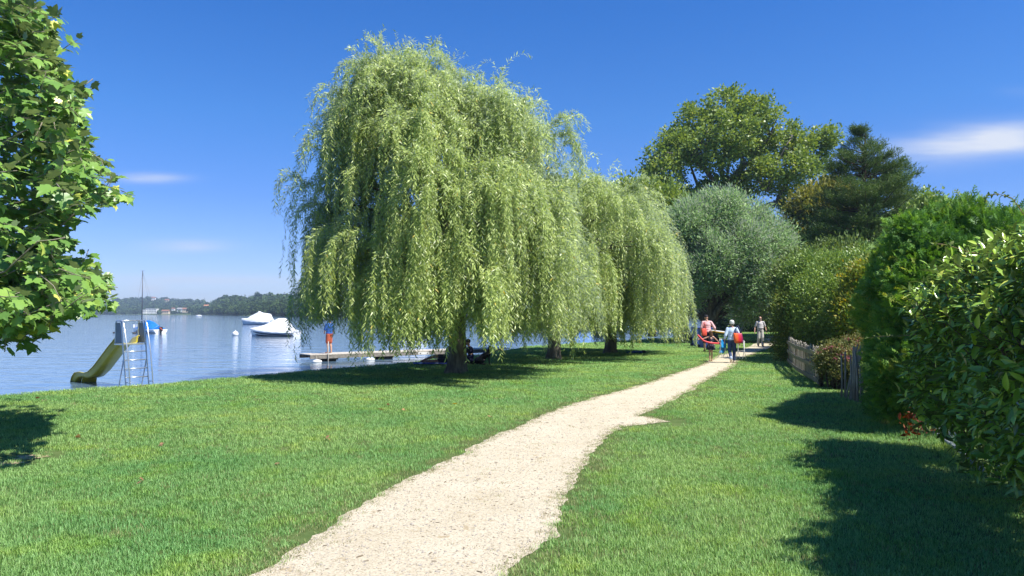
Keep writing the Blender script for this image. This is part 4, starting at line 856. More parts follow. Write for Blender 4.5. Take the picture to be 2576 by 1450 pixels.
def hand_caps(w, d, up, s=1.0, curl=.5, side=1):
    """palm and five fingers from wrist w along d, up = direction of the back of the hand"""
    w = Vector(w); d = Vector(d).normalized(); up = Vector(up).normalized(); x = d.cross(up).normalized()*side; up = x.cross(d)*side; L = []
    pc = w+d*.045*s; L.append((pc-x*.018*s, pc+x*.018*s+d*.02*s, .021*s, .021*s)); L.append((w, w+d*.05*s, .024*s, .026*s))
    kn = w+d*.085*s
    for i, (o, l) in enumerate([(-.033, .062), (-.012, .074), (.010, .070), (.031, .055)]):
        a = kn+x*o*s; b = a+(d*math.cos(curl*.6)-up*math.sin(curl*.6))*l*.55*s; c = b+(d*math.cos(curl*1.6)-up*math.sin(curl*1.6))*l*.5*s; L += [(w+d*.05*s+x*o*.7*s, a, .014*s, .0115*s), (a, b, .0115*s, .0105*s), (b, c, .0105*s, .0095*s)]
    a = w+d*.02*s-x*.026*s; b = a+(d*.75-x*.75-up*.2).normalized()*.04*s; L += [(a, b, .014*s, .012*s), (b, b+(d*.95-x*.3-up*.3).normalized()*.03*s, .012*s, .0095*s)]
    return L
def person(label, loc, yaw, J, scale=1.0, skin=SKIN, belly=1.0, female=False, head_turn=0, child=False, pname='person'):
    """J: joint dictionary (local metres for a 1.75 m figure facing +Y). Returns root and joints"""
    D = dict(pel=(0, 0, .95), wa=(0, 0, 1.1), ch=(0, 0, 1.3), nk=(0, 0, 1.49), hd=(0, .015, 1.64), shL=(-.185, 0, 1.42), shR=(.185, 0, 1.42), hpL=(-.09, 0, .92), hpR=(.09, 0, .92),
             knL=(-.10, .02, .49), knR=(.10, .02, .49), anL=(-.10, -.01, .085), anR=(.10, -.01, .085), elL=(-.26, -.02, 1.13), elR=(.26, -.02, 1.13), wrL=(-.27, .05, .88), wrR=(.27, .05, .88), toL=(-.11, .15, .03), toR=(.11, .15, .03))
    D.update(J); D = {k: Vector(v)*scale if not isinstance(v, (int, float)) else v for k, v in D.items()}; s = scale
    root = empty('person', loc, yaw, label=label, cat='person')
    hd = D['hd']; C = []
    hs = s*(1.12 if child else 1)
    C += [(hd+vv(0, -.008, .022)*hs, (.076*hs, .094*hs, .098*hs)), (hd+vv(0, .03, -.05)*hs, (.056*hs, .058*hs, .062*hs)), (hd+vv(0, .035, -.095)*hs, (.032*hs, .03*hs, .022*hs)),
          (hd+vv(0, .094, .0)*hs, hd+vv(0, .108, -.028)*hs, .010*hs, .016*hs), (hd+vv(-.079, -.01, -.008)*hs, (.012*hs, .02*hs, .032*hs)), (hd+vv(.079, -.01, -.008)*hs, (.012*hs, .02*hs, .032*hs)),
          (hd+vv(0, .083, -.06)*hs, (.026*hs, .012*hs, .008*hs)), (hd+vv(0, .075, .032)*hs, (.05*hs, .016*hs, .012*hs))]
    C += [(D['nk']-vv(0, .01, .03)*s, hd+vv(0, -.015, -.05)*s, .058*s, .05*s)]
    w = .9 if female else 1.0
    C += [(D['shL']*.75+D['shR']*.25+vv(0, 0, -.0)*s, D['shR']*.75+D['shL']*.25, .062*s, .062*s), (D['ch'], (.155*s*w, .105*s*belly**.5, .17*s)), (D['ch']*.5+D['wa']*.5, (.14*s*w*belly, .10*s*belly, .15*s)), (D['wa'], (.135*s*w*belly, .105*s*belly**1.4, .12*s)), (D['pel'], (.155*s, .11*s, .12*s)),
          (D['nk']-vv(0, .005, .02)*s, D['shL'], .055*s, .052*s), (D['nk']-vv(0, .005, .02)*s, D['shR'], .055*s, .052*s)]
    t = .85 if child else 1.0
    for q, sd in (('L', -1), ('R', 1)):
        C += [(D['sh'+q], D['el'+q], .052*s*t, .038*s*t), (D['el'+q], D['el'+q].lerp(D['wr'+q], .4), .039*s*t, .037*s*t), (D['el'+q].lerp(D['wr'+q], .4), D['wr'+q], .037*s*t, .025*s*t)]
        d = (D['wr'+q]-D['el'+q]).normalized(); C += hand_caps(D['wr'+q], D.get('hdir'+q, d), D.get('hup'+q, vv(sd, 0, .1)), s*(1.0), .9, 1 if q == 'L' else -1)
        C += [(D['hp'+q], D['kn'+q], .088*s*t, .056*s*t), (D['kn'+q], D['kn'+q].lerp(D['an'+q], .35)+vv(0, -.012, 0)*s, .054*s*t, .056*s*t), (D['kn'+q].lerp(D['an'+q], .35)+vv(0, -.012, 0)*s, D['an'+q], .056*s*t, .036*s*t),
              (D['an'+q]-vv(0, .01, .02)*s, D['to'+q].lerp(D['an'+q], .2), .034*s, .032*s), (D['an'+q].lerp(D['to'+q], .7), D['to'+q], .034*s, .026*s)]
    fuse('body', C, skin, root, .0115)
    return root, D, s
def feet_down(D): pass
def shirt(root, D, s, mat, sleeve=.55, belly=1.0, name='shirt', hem=.86, loose=1.0, female=False):
    w = .92 if female else 1.0; L = loose
    C = [(D['ch'], (.172*s*w*L, .125*s*belly**.5, .165*s)), (D['ch']*.5+D['wa']*.5, (.16*s*w*belly*L, .122*s*belly, .17*s)), (D['wa'], (.16*s*w*belly*L, .13*s*belly**1.4, .13*s)), (D['pel']+vv(0, 0, .05)*s, (.172*s*L, .132*s, .12*s)),
         (D['shL']*.7+D['shR']*.3, D['shR']*.7+D['shL']*.3, .078*s, .078*s), (D['nk']-vv(0, .005, .035)*s, D['shL'], .06*s, .066*s), (D['nk']-vv(0, .005, .035)*s, D['shR'], .06*s, .066*s)]
    for q in 'LR':
        e = D['sh'+q].lerp(D['el'+q], min(sleeve*2, 1)); C.append((D['sh'+q], e, .070*s, .060*s*L))
        if sleeve > .5: C.append((D['el'+q], D['el'+q].lerp(D['wr'+q], sleeve*2-1), .056*s, .05*s))
    return fuse(name, C, mat, root, .014, 3)
def trousers(root, D, s, mat, frac=.95, name='trousers', wide=1.0):
    """frac: fraction of the leg covered (0.5 = knee)"""
    C = [(D['pel'], (.168*s, .125*s, .115*s)), (D['hpL'], D['hpR'], .10*s, .10*s)]
    for q in 'LR':
        C.append((D['hp'+q], D['hp'+q].lerp(D['kn'+q], min(frac*2, 1)), .103*s, .078*s*wide))
        if frac > .5: C += [(D['kn'+q], D['kn'+q].lerp(D['an'+q], frac*2-1), .074*s*wide, .062*s*wide)]
    return fuse(name, C, mat, root, .014, 3)
def shoes(root, D, s, mat):
    for q in 'LR':
        a = D['an'+q]; t = D['to'+q]; d = (t-a); dn = d.normalized(); lo = vv(0, 0, -.022)*s
        fuse('shoe', [(a-dn*.045*s-vv(0, 0, .035)*s, t+dn*.01*s-vv(0, 0, .004)*s, .042*s, .04*s), (a-dn*.01*s, a.lerp(t, .45), .048*s, .042*s)], mat, root, .009)
def cap_hat(root, D, s, mat, brim='front', name='hat', z=.035, r=1.0):
    h = D['hd']; C = [(h+vv(0, -.008, z+.03)*s, (.088*s*r, .104*s*r, .075*s*r))]
    o = fuse(name, C, mat, root, .008)
    if brim == 'front': MB().sphere(h+vv(0, .12, z+.02)*s, .07*s, (1, .95, .13)).build('brim', mat, o, smooth=True)
    elif brim == 'round': MB().sphere(h+vv(0, 0, z+.0)*s, .155*s, (1, 1.1, .10)).build('brim', mat, o, smooth=True)
    return o

# scale factors from the heights seen in the photograph
def walkers():
    # man in the pink shirt, walking away, leaning to his right over the board he carries
    f = gp(1779, 887)
    J = dict(wrR=(.42, .16, .98), elR=(.34, -.03, 1.16), wrL=(-.27, .0, .90), elL=(-.27, -.05, 1.14), knR=(.11, .10, .50), anR=(.12, -.14, .12), toR=(.12, -.02, .04), knL=(-.1, .08, .5), anL=(-.1, .14, .085), toL=(-.11, .3, .03), hd=(-.03, .02, 1.64))
    r, D, s = person('person in a pink shirt and dark cap walking away with a board under the arm', (f.x, f.y, 0), math.radians(-6), J, 1.06)
    shirt(r, D, s, cloth('pink_cotton', (.80, .50, .52), (.70, .40, .43)), .68, loose=1.1); trousers(r, D, s, cloth('navy_cotton', (.012, .016, .05)), .46, 'shorts', 1.25)
    cap_hat(r, D, s, cloth('dark_cap', (.035, .035, .045)), 'front'); shoes(r, D, s, cloth('sandal', (.16, .09, .05)))
    # board: yellow, white and black, held flat at the hip and pointing ahead to the right
    bo = empty('paddle_board', (f.x+.55, f.y-.02, 0), math.radians(-6), label='yellow, white and black inflatable board carried flat between the pink shirt and the white hat', cat='board')
    a = Vector((-.38, .55, 1.06)); b = Vector((.62, -.35, .92)); d = (b-a).normalized(); sd_ = Vector((d.y, -d.x, 0)).normalized(); rings = [[], [], []]
    prof = []
    for i in range(17):
        t = i/16; w = .24*math.sin(math.pi*min(max(t*.92+.05, 0.02), .98))**.45; c = a.lerp(b, t); nrm_ = d.cross(sd_)
        nrm_ = nrm_ if nrm_.z > 0 else -nrm_; prof.append((c, w, nrm_, sd_))
    def bring(lo, hi, wf): return [[c+n*lo+s_*(-w*wf), c+n*lo+s_*(w*wf), c+n*hi+s_*(w*wf), c+n*hi-s_*(w*wf)] for c, w, n, s_ in prof]
    loft('hull', bring(-.05, .0, 1.0), pmat('board_black', (.03, .03, .035), .4), bo, closed=True, caps=True); loft('rail', bring(.0, .05, 1.02), pmat('board_yellow', (.80, .50, .03), .35), bo, closed=True, caps=True); loft('deck', bring(.05, .07, .93), pmat('board_white', (.78, .78, .76), .4), bo, closed=True, caps=True)
    # red tote bag on his left shoulder
    def tote(base, rz, label, col, w, h, d, strap, lean=0, panels=None, mats=None):
        t = empty('shoulder_bag', base, rz, label=label, cat='bag'); m = pmat(col[0], col[1], .6, nscale=8, namt=.08, bump=.006, bscale=12)
        rg = []
        for z, k, kd in ((0, .72, .6), (.03, .86, .9), (.25*h, .98, 1), (.6*h, 1, .8), (.88*h, .94, .45), (h, .9, .25)):
            rg.append([Vector((w/2*k*math.copysign(abs(math.cos(a))**.6, math.cos(a))+lean*z, d/2*kd*math.copysign(abs(math.sin(a))**.6, math.sin(a)), z)) for a in np.linspace(0, 2*math.pi, 21)[:-1]])
        bdy = loft('bag_body', rg, m, t, closed=True, caps=True); 
        for sy in (-1, 1):
            q = [(-w*.28+lean*h, sy*d*.1, h*.93), (-w*.24+lean*h, sy*d*.1, h+strap*.5), (-.02+lean*h, sy*d*.05, h+strap), (.02+lean*h, sy*d*.05, h+strap), (w*.24+lean*h, sy*d*.1, h+strap*.5), (w*.28+lean*h, sy*d*.1, h*.93)]
            mk('strap', tubes('strap', [(np.array(q), .013)], 6), mats or m, t)
        return t, bdy
    R = Matrix.Rotation(math.radians(-6), 3, 'Z')
    p = Vector((f.x, f.y, 0))+R @ Vector((-.17, -.20, .82)); tote(tuple(p), 0, 'plain red tote bag hanging from the left shoulder over a pink shirt', ('red_canvas', (.80, .085, .05)), .26, .38, .14, .30)
    # girl
    f = gp(1788.5, 910); s0 = 1.0; k = .72
    J = dict(shL=(-.15, 0, 1.38), shR=(.15, 0, 1.38), ch=(0, 0, 1.27), nk=(0, 0, 1.45), hd=(0, .01, 1.62), elL=(-.40, .02, 1.29), wrL=(-.62, .10, 1.26), elR=(.38, .04, 1.19), wrR=(.56, .12, 1.02), knR=(.07, .06, .50), anR=(.06, .02, .085), toR=(.06, .17, .03), knL=(-.08, .0, .49), anL=(-.09, -.08, .09), toL=(-.1, .06, .03), hpL=(-.08, 0, .92), hpR=(.08, 0, .92))
    r, D, s = person('small child with brown hair in a dark spotted dress, arms spread wide', (f.x, f.y, 0), math.radians(3), J, k, child=True, female=True)
    dm, nt, N, L, out = newmat('spotted_cotton'); b = N.new('ShaderNodeBsdfPrincipled'); b.inputs['Roughness'].default_value = .85; L.new(b.outputs[0], out.inputs[0]); tc = N.new('ShaderNodeTexCoord'); vo = N.new('ShaderNodeTexVoronoi'); vo.inputs['Scale'].default_value = 28; L.new(tc.outputs['Object'], vo.inputs['Vector']); cr = N.new('ShaderNodeValToRGB'); cr.color_ramp.interpolation = 'CONSTANT'; cr.color_ramp.elements[0].color = (.55, .48, .52, 1); cr.color_ramp.elements[1].position = .2; cr.color_ramp.elements[1].color = (.014, .014, .035, 1); L.new(vo.outputs['Distance'], cr.inputs[0]); L.new(cr.outputs[0], b.inputs['Base Color'])
    rings = []
    for z, rx, ry in ((1.42, .115, .06), (1.38, .15, .08), (1.28, .155, .105), (1.12, .135, .098), (1.03, .145, .105), (.92, .195, .15), (.78, .235, .19), (.66, .255, .21)):
        fl = 0 if z > 1.0 else .02
        rings.append([Vector(((rx+fl*math.sin(a*9))*math.cos(a), (ry+fl*math.sin(a*9))*math.sin(a), z))*s for a in np.linspace(0, 2*math.pi, 61)[:-1]])
    loft('dress', rings, dm, r, closed=True)
    h = D['hd']; HAIR = pmat('brown_hair', (.17, .085, .045), .5, nscale=30, col2=(.08, .04, .02), stretch=(3, 3, .5), bump=.01, bscale=40)
    fuse('hair', [(h+vv(0, -.02, .03)*s*1.1, (.094*s*1.1, .108*s*1.1, .10*s*1.1)), (h+vv(0, -.05, -.05)*s*1.1, (.105*s, .07*s, .11*s)), (h+vv(.02, -.06, -.13)*s, (.10*s, .055*s, .09*s))], HAIR, r, .008)
    # red pool noodle bent in an arc behind her back
    y = f.y-.14; pts = [at(1755, 843, y+.06), at(1761, 849, y+.03), at(1770, 857.5, y-.02), at(1783, 862, y-.05), at(1796, 864, y-.05), at(1808, 864.5, y-.05), at(1818, 864.7, y-.03)]
    mid = pts[5]; no = empty('pool_noodle', tuple(pts[3]), label='curved red foam pool noodle held behind the small child', cat='pool toy'); q = np.array([tuple(p-pts[3]) for p in pts]); m = []
    for u in np.linspace(0, 4.999, 30):
        i = int(u); t = u-i; p0, p1, p2, p3 = q[max(i-1, 0)], q[i], q[i+1], q[min(i+2, len(q)-1)]; m.append(.5*((2*p1)+(-p0+p2)*t+(2*p0-5*p1+4*p2-p3)*t*t+(-p0+3*p1-3*p2+p3)*t**3))
    mk('foam_tube', tubes('foam_tube', [(np.array(m), .036)], 14), pmat('red_foam', (.80, .07, .075), .6), no)
    mk('end_sleeve', tubes('end_sleeve', [(np.array([q[5], q[6]]), .039)], 14), pmat('dark_red_foam', (.55, .02, .035), .5), no)
    # woman with the white hat
    f = gp(1842, 913.5)
    J = dict(knL=(-.10, .02, .50), anL=(-.10, -.19, .20), toL=(-.10, -.16, .05), knR=(.10, .04, .50), anR=(.10, .06, .085), toR=(.11, .21, .03), elL=(-.29, -.04, 1.14), wrL=(-.30, .06, .90), elR=(.30, -.04, 1.13), wrR=(.33, .03, .86))
    r, D, s = person('person in a white hat, pale blue top and dark jeans walking away on the path', (f.x, f.y, 0), math.radians(0), J, .945, female=True)
    D['anL'], D['toL'] = D['anL'], D['toL']
    shirt(r, D, s, cloth('pale_blue_cotton', (.55, .68, .85), (.46, .58, .77)), .72, loose=1.14, female=True); trousers(r, D, s, cloth('denim', (.055, .085, .17), (.03, .05, .11), 20), .93)
    for q in 'L':
        a = D['kn'+q].lerp(D['an'+q], .84); b_ = D['kn'+q].lerp(D['an'+q], .99); fuse('cuff', [(a, b_, .068*s, .066*s)], cloth('pale_denim', (.42, .50, .66)), r, .01)
    for q in 'LR':
        a, t = D['an'+q], D['to'+q]; fuse('shoe', [(a-vv(0, .02, .04)*s, t+vv(0, .01, .0)*s, .043*s, .041*s), (a, a.lerp(t, .4), .048*s, .042*s)], pmat('beige_canvas', (.62, .52, .40), .8), r, .009)
    cap_hat(r, D, s, cloth('white_hat', (.80, .80, .76)), None, z=.04, r=1.12); hd = D['hd']; MB().sphere(hd+vv(0, -.01, .015)*s, .118*s, (1, 1.1, .22)).build('hat_band', MATS['white_hat'], r, smooth=True)
    fuse('hair', [(hd+vv(0, -.03, -.03)*s, (.085*s, .085*s, .06*s))], pmat('grey_hair', (.4, .36, .3), .6), r, .008)
    bag, bb = tote((f.x+.23, f.y-.14, .78), 0, 'quilted orange to purple shoulder bag against a pale blue top', ('red_quilt', (.78, .03, .04)), .36, .40, .2, .28, lean=-.12, mats=pmat('navy_strap', (.03, .05, .14), .6))
    # orange quilted front panel and purple end
    g, nt, N, L, out = newmat('orange_red_purple_quilt'); b = N.new('ShaderNodeBsdfPrincipled'); b.inputs['Roughness'].default_value = .45; L.new(b.outputs[0], out.inputs[0]); tc = N.new('ShaderNodeTexCoord'); sx = N.new('ShaderNodeSeparateXYZ'); L.new(tc.outputs['Object'], sx.inputs[0]); mr = N.new('ShaderNodeMapRange'); mr.inputs[1].default_value = -.18; mr.inputs[2].default_value = .17; L.new(sx.outputs[0], mr.inputs[0]); cr = N.new('ShaderNodeValToRGB'); e = cr.color_ramp.elements; e[0].color = (.85, .13, .01, 1); e[0].position = .25; e.new(.5); e[1].color = (.75, .012, .02, 1); e[2].position = .9; e[2].color = (.19, .012, .09, 1); L.new(mr.outputs[0], cr.inputs[0]); L.new(cr.outputs[0], b.inputs['Base Color'])
    ck = N.new('ShaderNodeTexChecker'); ck.inputs['Scale'].default_value = 26; L.new(tc.outputs['Object'], ck.inputs['Vector']); bp = N.new('ShaderNodeBump'); bp.inputs['Distance'].default_value = .006; L.new(ck.outputs['Fac'], bp.inputs['Height']); L.new(bp.outputs[0], b.inputs['Normal'])
    bb.data.materials.clear(); bb.data.materials.append(g)
    # folded blue chair in her left hand
    def folded_chair(c, rz, label, fab, tubec, H=.78, W=.46, group=None):
        t = empty('folding_chair', c, rz, label=label, cat='folding chair'); tm = pmat(tubec[0], tubec[1], .35, .6 if tubec[2] else 0)
        for i, (lean, yy, nm) in enumerate(((.06, -.03, 'frame'), (-.06, .03, 'frame'))):
            P = [(-W/2, yy-lean, 0), (-W/2, yy+lean*.5, H*.5), (-W/2+.02, yy+lean, H*.97), (-W/2+.06, yy+lean, H), (W/2-.06, yy+lean, H), (W/2-.02, yy+lean, H*.97), (W/2, yy+lean*.5, H*.5), (W/2, yy-lean, 0)]
            mk('frame', tubes('frame', [(np.array(P), .0125)], 8), tm, t)
        mk('crossbar', tubes('crossbar', [(np.array([(-W/2, -.01, H*.12), (W/2, -.01, H*.12)]), .009)], 6), tm, t)
        mk('crossbar', tubes('crossbar', [(np.array([(-W/2, .03, H*.45), (W/2, .03, H*.45)]), .009)], 6), tm, t)
        if fab:
            m = pmat(fab[0], fab[1], .55, nscale=6, namt=.15, bump=.01, bscale=8)
            for nm, z0, z1, yy in (('backrest', .50, .97, -.045), ('seat', .22, .60, .035)):
                rg = []
                for z in np.linspace(z0*H, z1*H, 7): rg.append([Vector((x, yy+.018*math.sin((x/W+.5)*math.pi)*(-1 if nm == 'seat' else 1)+.012*math.sin(z*30+x*14), z)) for x in np.linspace(-W/2+.012, W/2-.012, 9)])
                loft(nm, rg, m, t, solid=.006)
        return t
    Rz = math.radians
    folded_chair((f.x-.35, f.y+.06, .22), Rz(46), 'folded bright blue camping chair carried left of the white-hatted walker', ('blue_fabric', (.02, .33, .75)), ('pale_tube', (.72, .72, .72), 1), .72, .42)
    folded_chair((f.x+.36, f.y+.02, .16), Rz(-66), 'folded bare white tubular chair carried right of the white-hatted walker', None, ('white_tube', (.80, .80, .78), 0), .72, .36)
    # man coming towards us
    f = gp(1913, 872)
    J = dict(knL=(-.10, .10, .50), anL=(-.10, .10, .085), toL=(-.11, .25, .03), anR=(.11, -.10, .10), toR=(.12, .06, .03), knR=(.11, .06, .49), elL=(-.31, -.03, 1.12), elR=(.31, -.03, 1.12), wrL=(-.34, .06, .87), wrR=(.34, .06, .87))
    r, D, s = person('bald person in sunglasses, pale grey shirt and light trousers walking towards the camera', (f.x, f.y, 0), math.radians(176), J, 1.0, belly=1.22)
    shirt(r, D, s, cloth('grey_jersey', (.52, .50, .50), (.44, .42, .43)), .36, 1.2); trousers(r, D, s, cloth('light_linen', (.47, .46, .42), (.38, .37, .34)), .97, wide=1.2); shoes(r, D, s, cloth('dark_sandal', (.13, .10, .09)))
    h = D['hd']; g = MB(); 
    for sx_ in (-1, 1): g.sphere(h+vv(.034*sx_, .092, .012), .026, (1, .4, .72), 12)
    g.bar(h+vv(-.03, .1, .02), h+vv(.03, .1, .02), .008).bar(h+vv(-.055, .085, .016), h+vv(-.082, -.02, .012), .006).bar(h+vv(.055, .085, .016), h+vv(.082, -.02, .012), .006); g.build('sunglasses', pmat('dark_lens', (.02, .015, .015), .15), r)
    fuse('beard', [(h+vv(0, .062, -.082), (.042, .03, .03))], pmat('grey_beard', (.38, .34, .31), .8), r, .007)
    # person on the jetty
    f = Vector(at(828, 892, 34.0)); 
    J = dict(elL=(-.25, .06, 1.12), wrL=(-.12, .22, 1.02), elR=(.26, -.04, 1.13), wrR=(.25, .06, .89), knL=(-.09, .04, .5), anR=(.09, -.06, .085), toR=(.11, .10, .03))
    r, D, s = person('person in white hat, blue shirt and brick-red shorts standing on the jetty', (f.x, f.y, DECKZ+.005), math.radians(62), J, .93)
    shirt(r, D, s, cloth('blue_cotton', (.04, .13, .42), (.03, .09, .30)), .42, loose=1.1); trousers(r, D, s, cloth('brick_cotton', (.50, .13, .07), (.40, .09, .05)), .42, 'shorts', 1.25); cap_hat(r, D, s, MATS['white_hat'], 'round', z=.05)
def loungers():
    # reclining person on a blue towel, seated companion, black dog
    Y = 28.6
    c = gp(1115, 912); c = Vector((at(1100, 912, Y).x, Y, 0))
    tw = empty('towel', (c.x+.1, c.y-.05, .04), .02, label='dark blue towel with pale stripes spread on the grass at the water edge', cat='towel')
    g = MB(); g.box((0, 0, .012), (2.1, .85, .02), bev=.008); g.build('cloth', pmat('navy_towel', (.02, .045, .22), .9, bump=.01, bscale=8), tw)
    g = MB()
    for x in (-.7, -.1, .5): g.box((x, 0, .0245), (.12, .85, .006))
    g.build('stripe', pmat('towel_stripe', (.62, .66, .74), .9), tw)
    # lying on the side, legs towards the left, propped on the arm
    k = 1.0
    x0 = c.x+.30
    def w(x, y, z): return (x, y, z)
    J = dict(pel=(.05, .02, .15), wa=(.11, .03, .29), ch=(.17, .03, .48), nk=(.20, .02, .66), hd=(.20, .0, .81), shL=(.15, -.16, .60), shR=(.21, .18, .59), hpL=(.02, -.05, .22), hpR=(.02, .07, .10), knL=(-.38, -.10, .27), knR=(-.42, .02, .07), anL=(-.80, .0, .12), anR=(-.84, .10, .06), toL=(-.90, -.10, .08), toR=(-.95, .02, .05), elL=(.33, -.24, .36), wrL=(.44, -.22, .10), elR=(.38, .20, .34), wrR=(.50, .18, .08), hdirL=(.6, -.2, -.5), hdirR=(.6, .2, -.5))
    r, D, s = person('tanned person in blue shirt and dark shorts sitting on a blue towel', (x0, c.y, .06), 0, J, 1.0, skin=SKINT)
    fuse('shorts', [((.05, .02, .16), (.15, .13, .13)), ((.02, -.05, .23), (-.22, -.08, .26), .098, .082), ((.02, .07, .11), (-.24, .04, .10), .098, .082)], cloth('charcoal_cotton', (.055, .06, .075)), r, .011)
    fuse('shirt', [((.11, .03, .29), (.14, .16, .15)), ((.17, .03, .48), (.125, .17, .16)), ((.15, -.12, .58), (.20, .14, .57), .08, .08), ((.15, -.16, .60), (.24, -.21, .48), .068, .058), ((.21, .18, .59), (.30, .20, .46), .068, .058)], MATS['blue_cotton'], r, .012)
    fuse('hair', [((.21, -.01, .845), (.09, .10, .085))], HAIRB, r, .008)
    # seated person in navy, knees drawn up, facing left
    p = at(1183, 908, Y+.15)
    J = dict(pel=(0, 0, .12), wa=(0, -.02, .28), ch=(0, .0, .50), nk=(0, .06, .69), hd=(0, .10, .84), shL=(-.17, .03, .62), shR=(.17, .03, .62), hpL=(-.09, .0, .12), hpR=(.09, 0, .12), knL=(-.10, .36, .44), knR=(.10, .38, .42), anL=(-.10, .62, .09), anR=(.10, .64, .09), toL=(-.1, .78, .04), toR=(.1, .8, .04), elL=(-.25, .22, .42), wrL=(-.08, .42, .46), elR=(.25, .22, .42), wrR=(.08, .44, .44))
    r, D, s = person('person in navy clothes sitting with drawn-up knees beside the big willow trunk', (p.x, p.y, 0.02), math.radians(96), J, .98)
    fuse('shirt', [((0, -.02, .28), (.15, .12, .17)), ((0, .0, .50), (.17, .125, .17)), ((-.12, .03, .60), (.12, .03, .60), .08, .08), ((-.17, .03, .62), (-.24, .18, .46), .068, .058), ((.17, .03, .62), (.24, .18, .46), .068, .058)], cloth('navy_jersey', (.012, .018, .06)), r, .011)
    fuse('shorts', [((0, 0, .13), (.17, .14, .13)), ((-.09, 0, .13), (-.10, .28, .36), .10, .08), ((.09, 0, .13), (.10, .30, .35), .10, .08)], cloth('navy_jersey', (.012, .018, .06)), r, .011)
    fuse('hair', [((0, .085, .87), (.085, .10, .085))], pmat('black_hair', (.02, .018, .016), .5), r, .008)
    # black dog sitting, facing right, head up
    p = at(1223, 911, Y-.1); t = empty('dog', (p.x-.02, p.y, .0), math.radians(-90), label='black dog sitting with raised head on the grass, right of the willow trunk', cat='dog')
    # local +Y = facing (to the right in the picture)
    C = [((0, -.26, .15), (.13, .17, .15)), ((0, -.16, .24), (0, .06, .42), .125, .125), ((0, .08, .42), (.105, .12, .15)), ((0, .12, .5), (0, .17, .63), .075, .055), ((0, .17, .66), (.058, .075, .058)), ((0, .22, .65), (0, .31, .63), .034, .022), ((0, .315, .636), (.015, .012, .012)),
         ((-.045, .13, .70), (-.055, .11, .77), .022, .008), ((.045, .13, .70), (.055, .11, .77), .022, .008)]
    for sx_ in (-1, 1):
        C += [((sx_*.07, .12, .36), (sx_*.07, .13, .18), .045, .03), ((sx_*.07, .13, .18), (sx_*.07, .15, .03), .028, .022), ((sx_*.07, .15, .02), (sx_*.07, .20, .018), .026, .022), ((sx_*.10, -.26, .16), (sx_*.13, -.06, .17), .10, .055), ((sx_*.13, -.06, .17), (sx_*.12, -.17, .05), .045, .028), ((sx_*.12, -.17, .035), (sx_*.12, .0, .022), .028, .026)]
    C += [((0, -.38, .08), (0, -.55, .03), .03, .022), ((0, -.55, .03), (.1, -.72, .03), .022, .014)]
    fuse('body', C, pmat('black_fur', (.013, .012, .012), .55, nscale=30, bump=.008, bscale=60), t, .009)
    MB().cyl((0, .135, .56), (0, .155, .59), .074, .068, 18).build('collar', pmat('dark_collar', (.05, .03, .03), .5), t)
    # blue garment lying on the lawn farther along
    p = gp(1601, 889.5); t = empty('blue_jacket', (p.x, p.y, 0), .1, label='crumpled blue jacket with a black end lying on the lawn beyond the third willow', cat='jacket')
    fuse('cloth', [((-.3, 0, .05), (.28, .16, .055)), ((.0, .02, .07), (.26, .18, .075)), ((-.12, -.08, .06), (.2, .1, .07)), ((.18, 0, .06), (.16, .14, .06))], cloth('blue_nylon', (.03, .09, .30), (.02, .05, .18), 12), t, .015); fuse('hood', [((.36, 0, .07), (.13, .12, .09))], pmat('black_hair', (.02, .018, .016), .5), t, .012)
HAIRB = pmat('dark_brown_hair', (.06, .035, .022), .5, nscale=30)
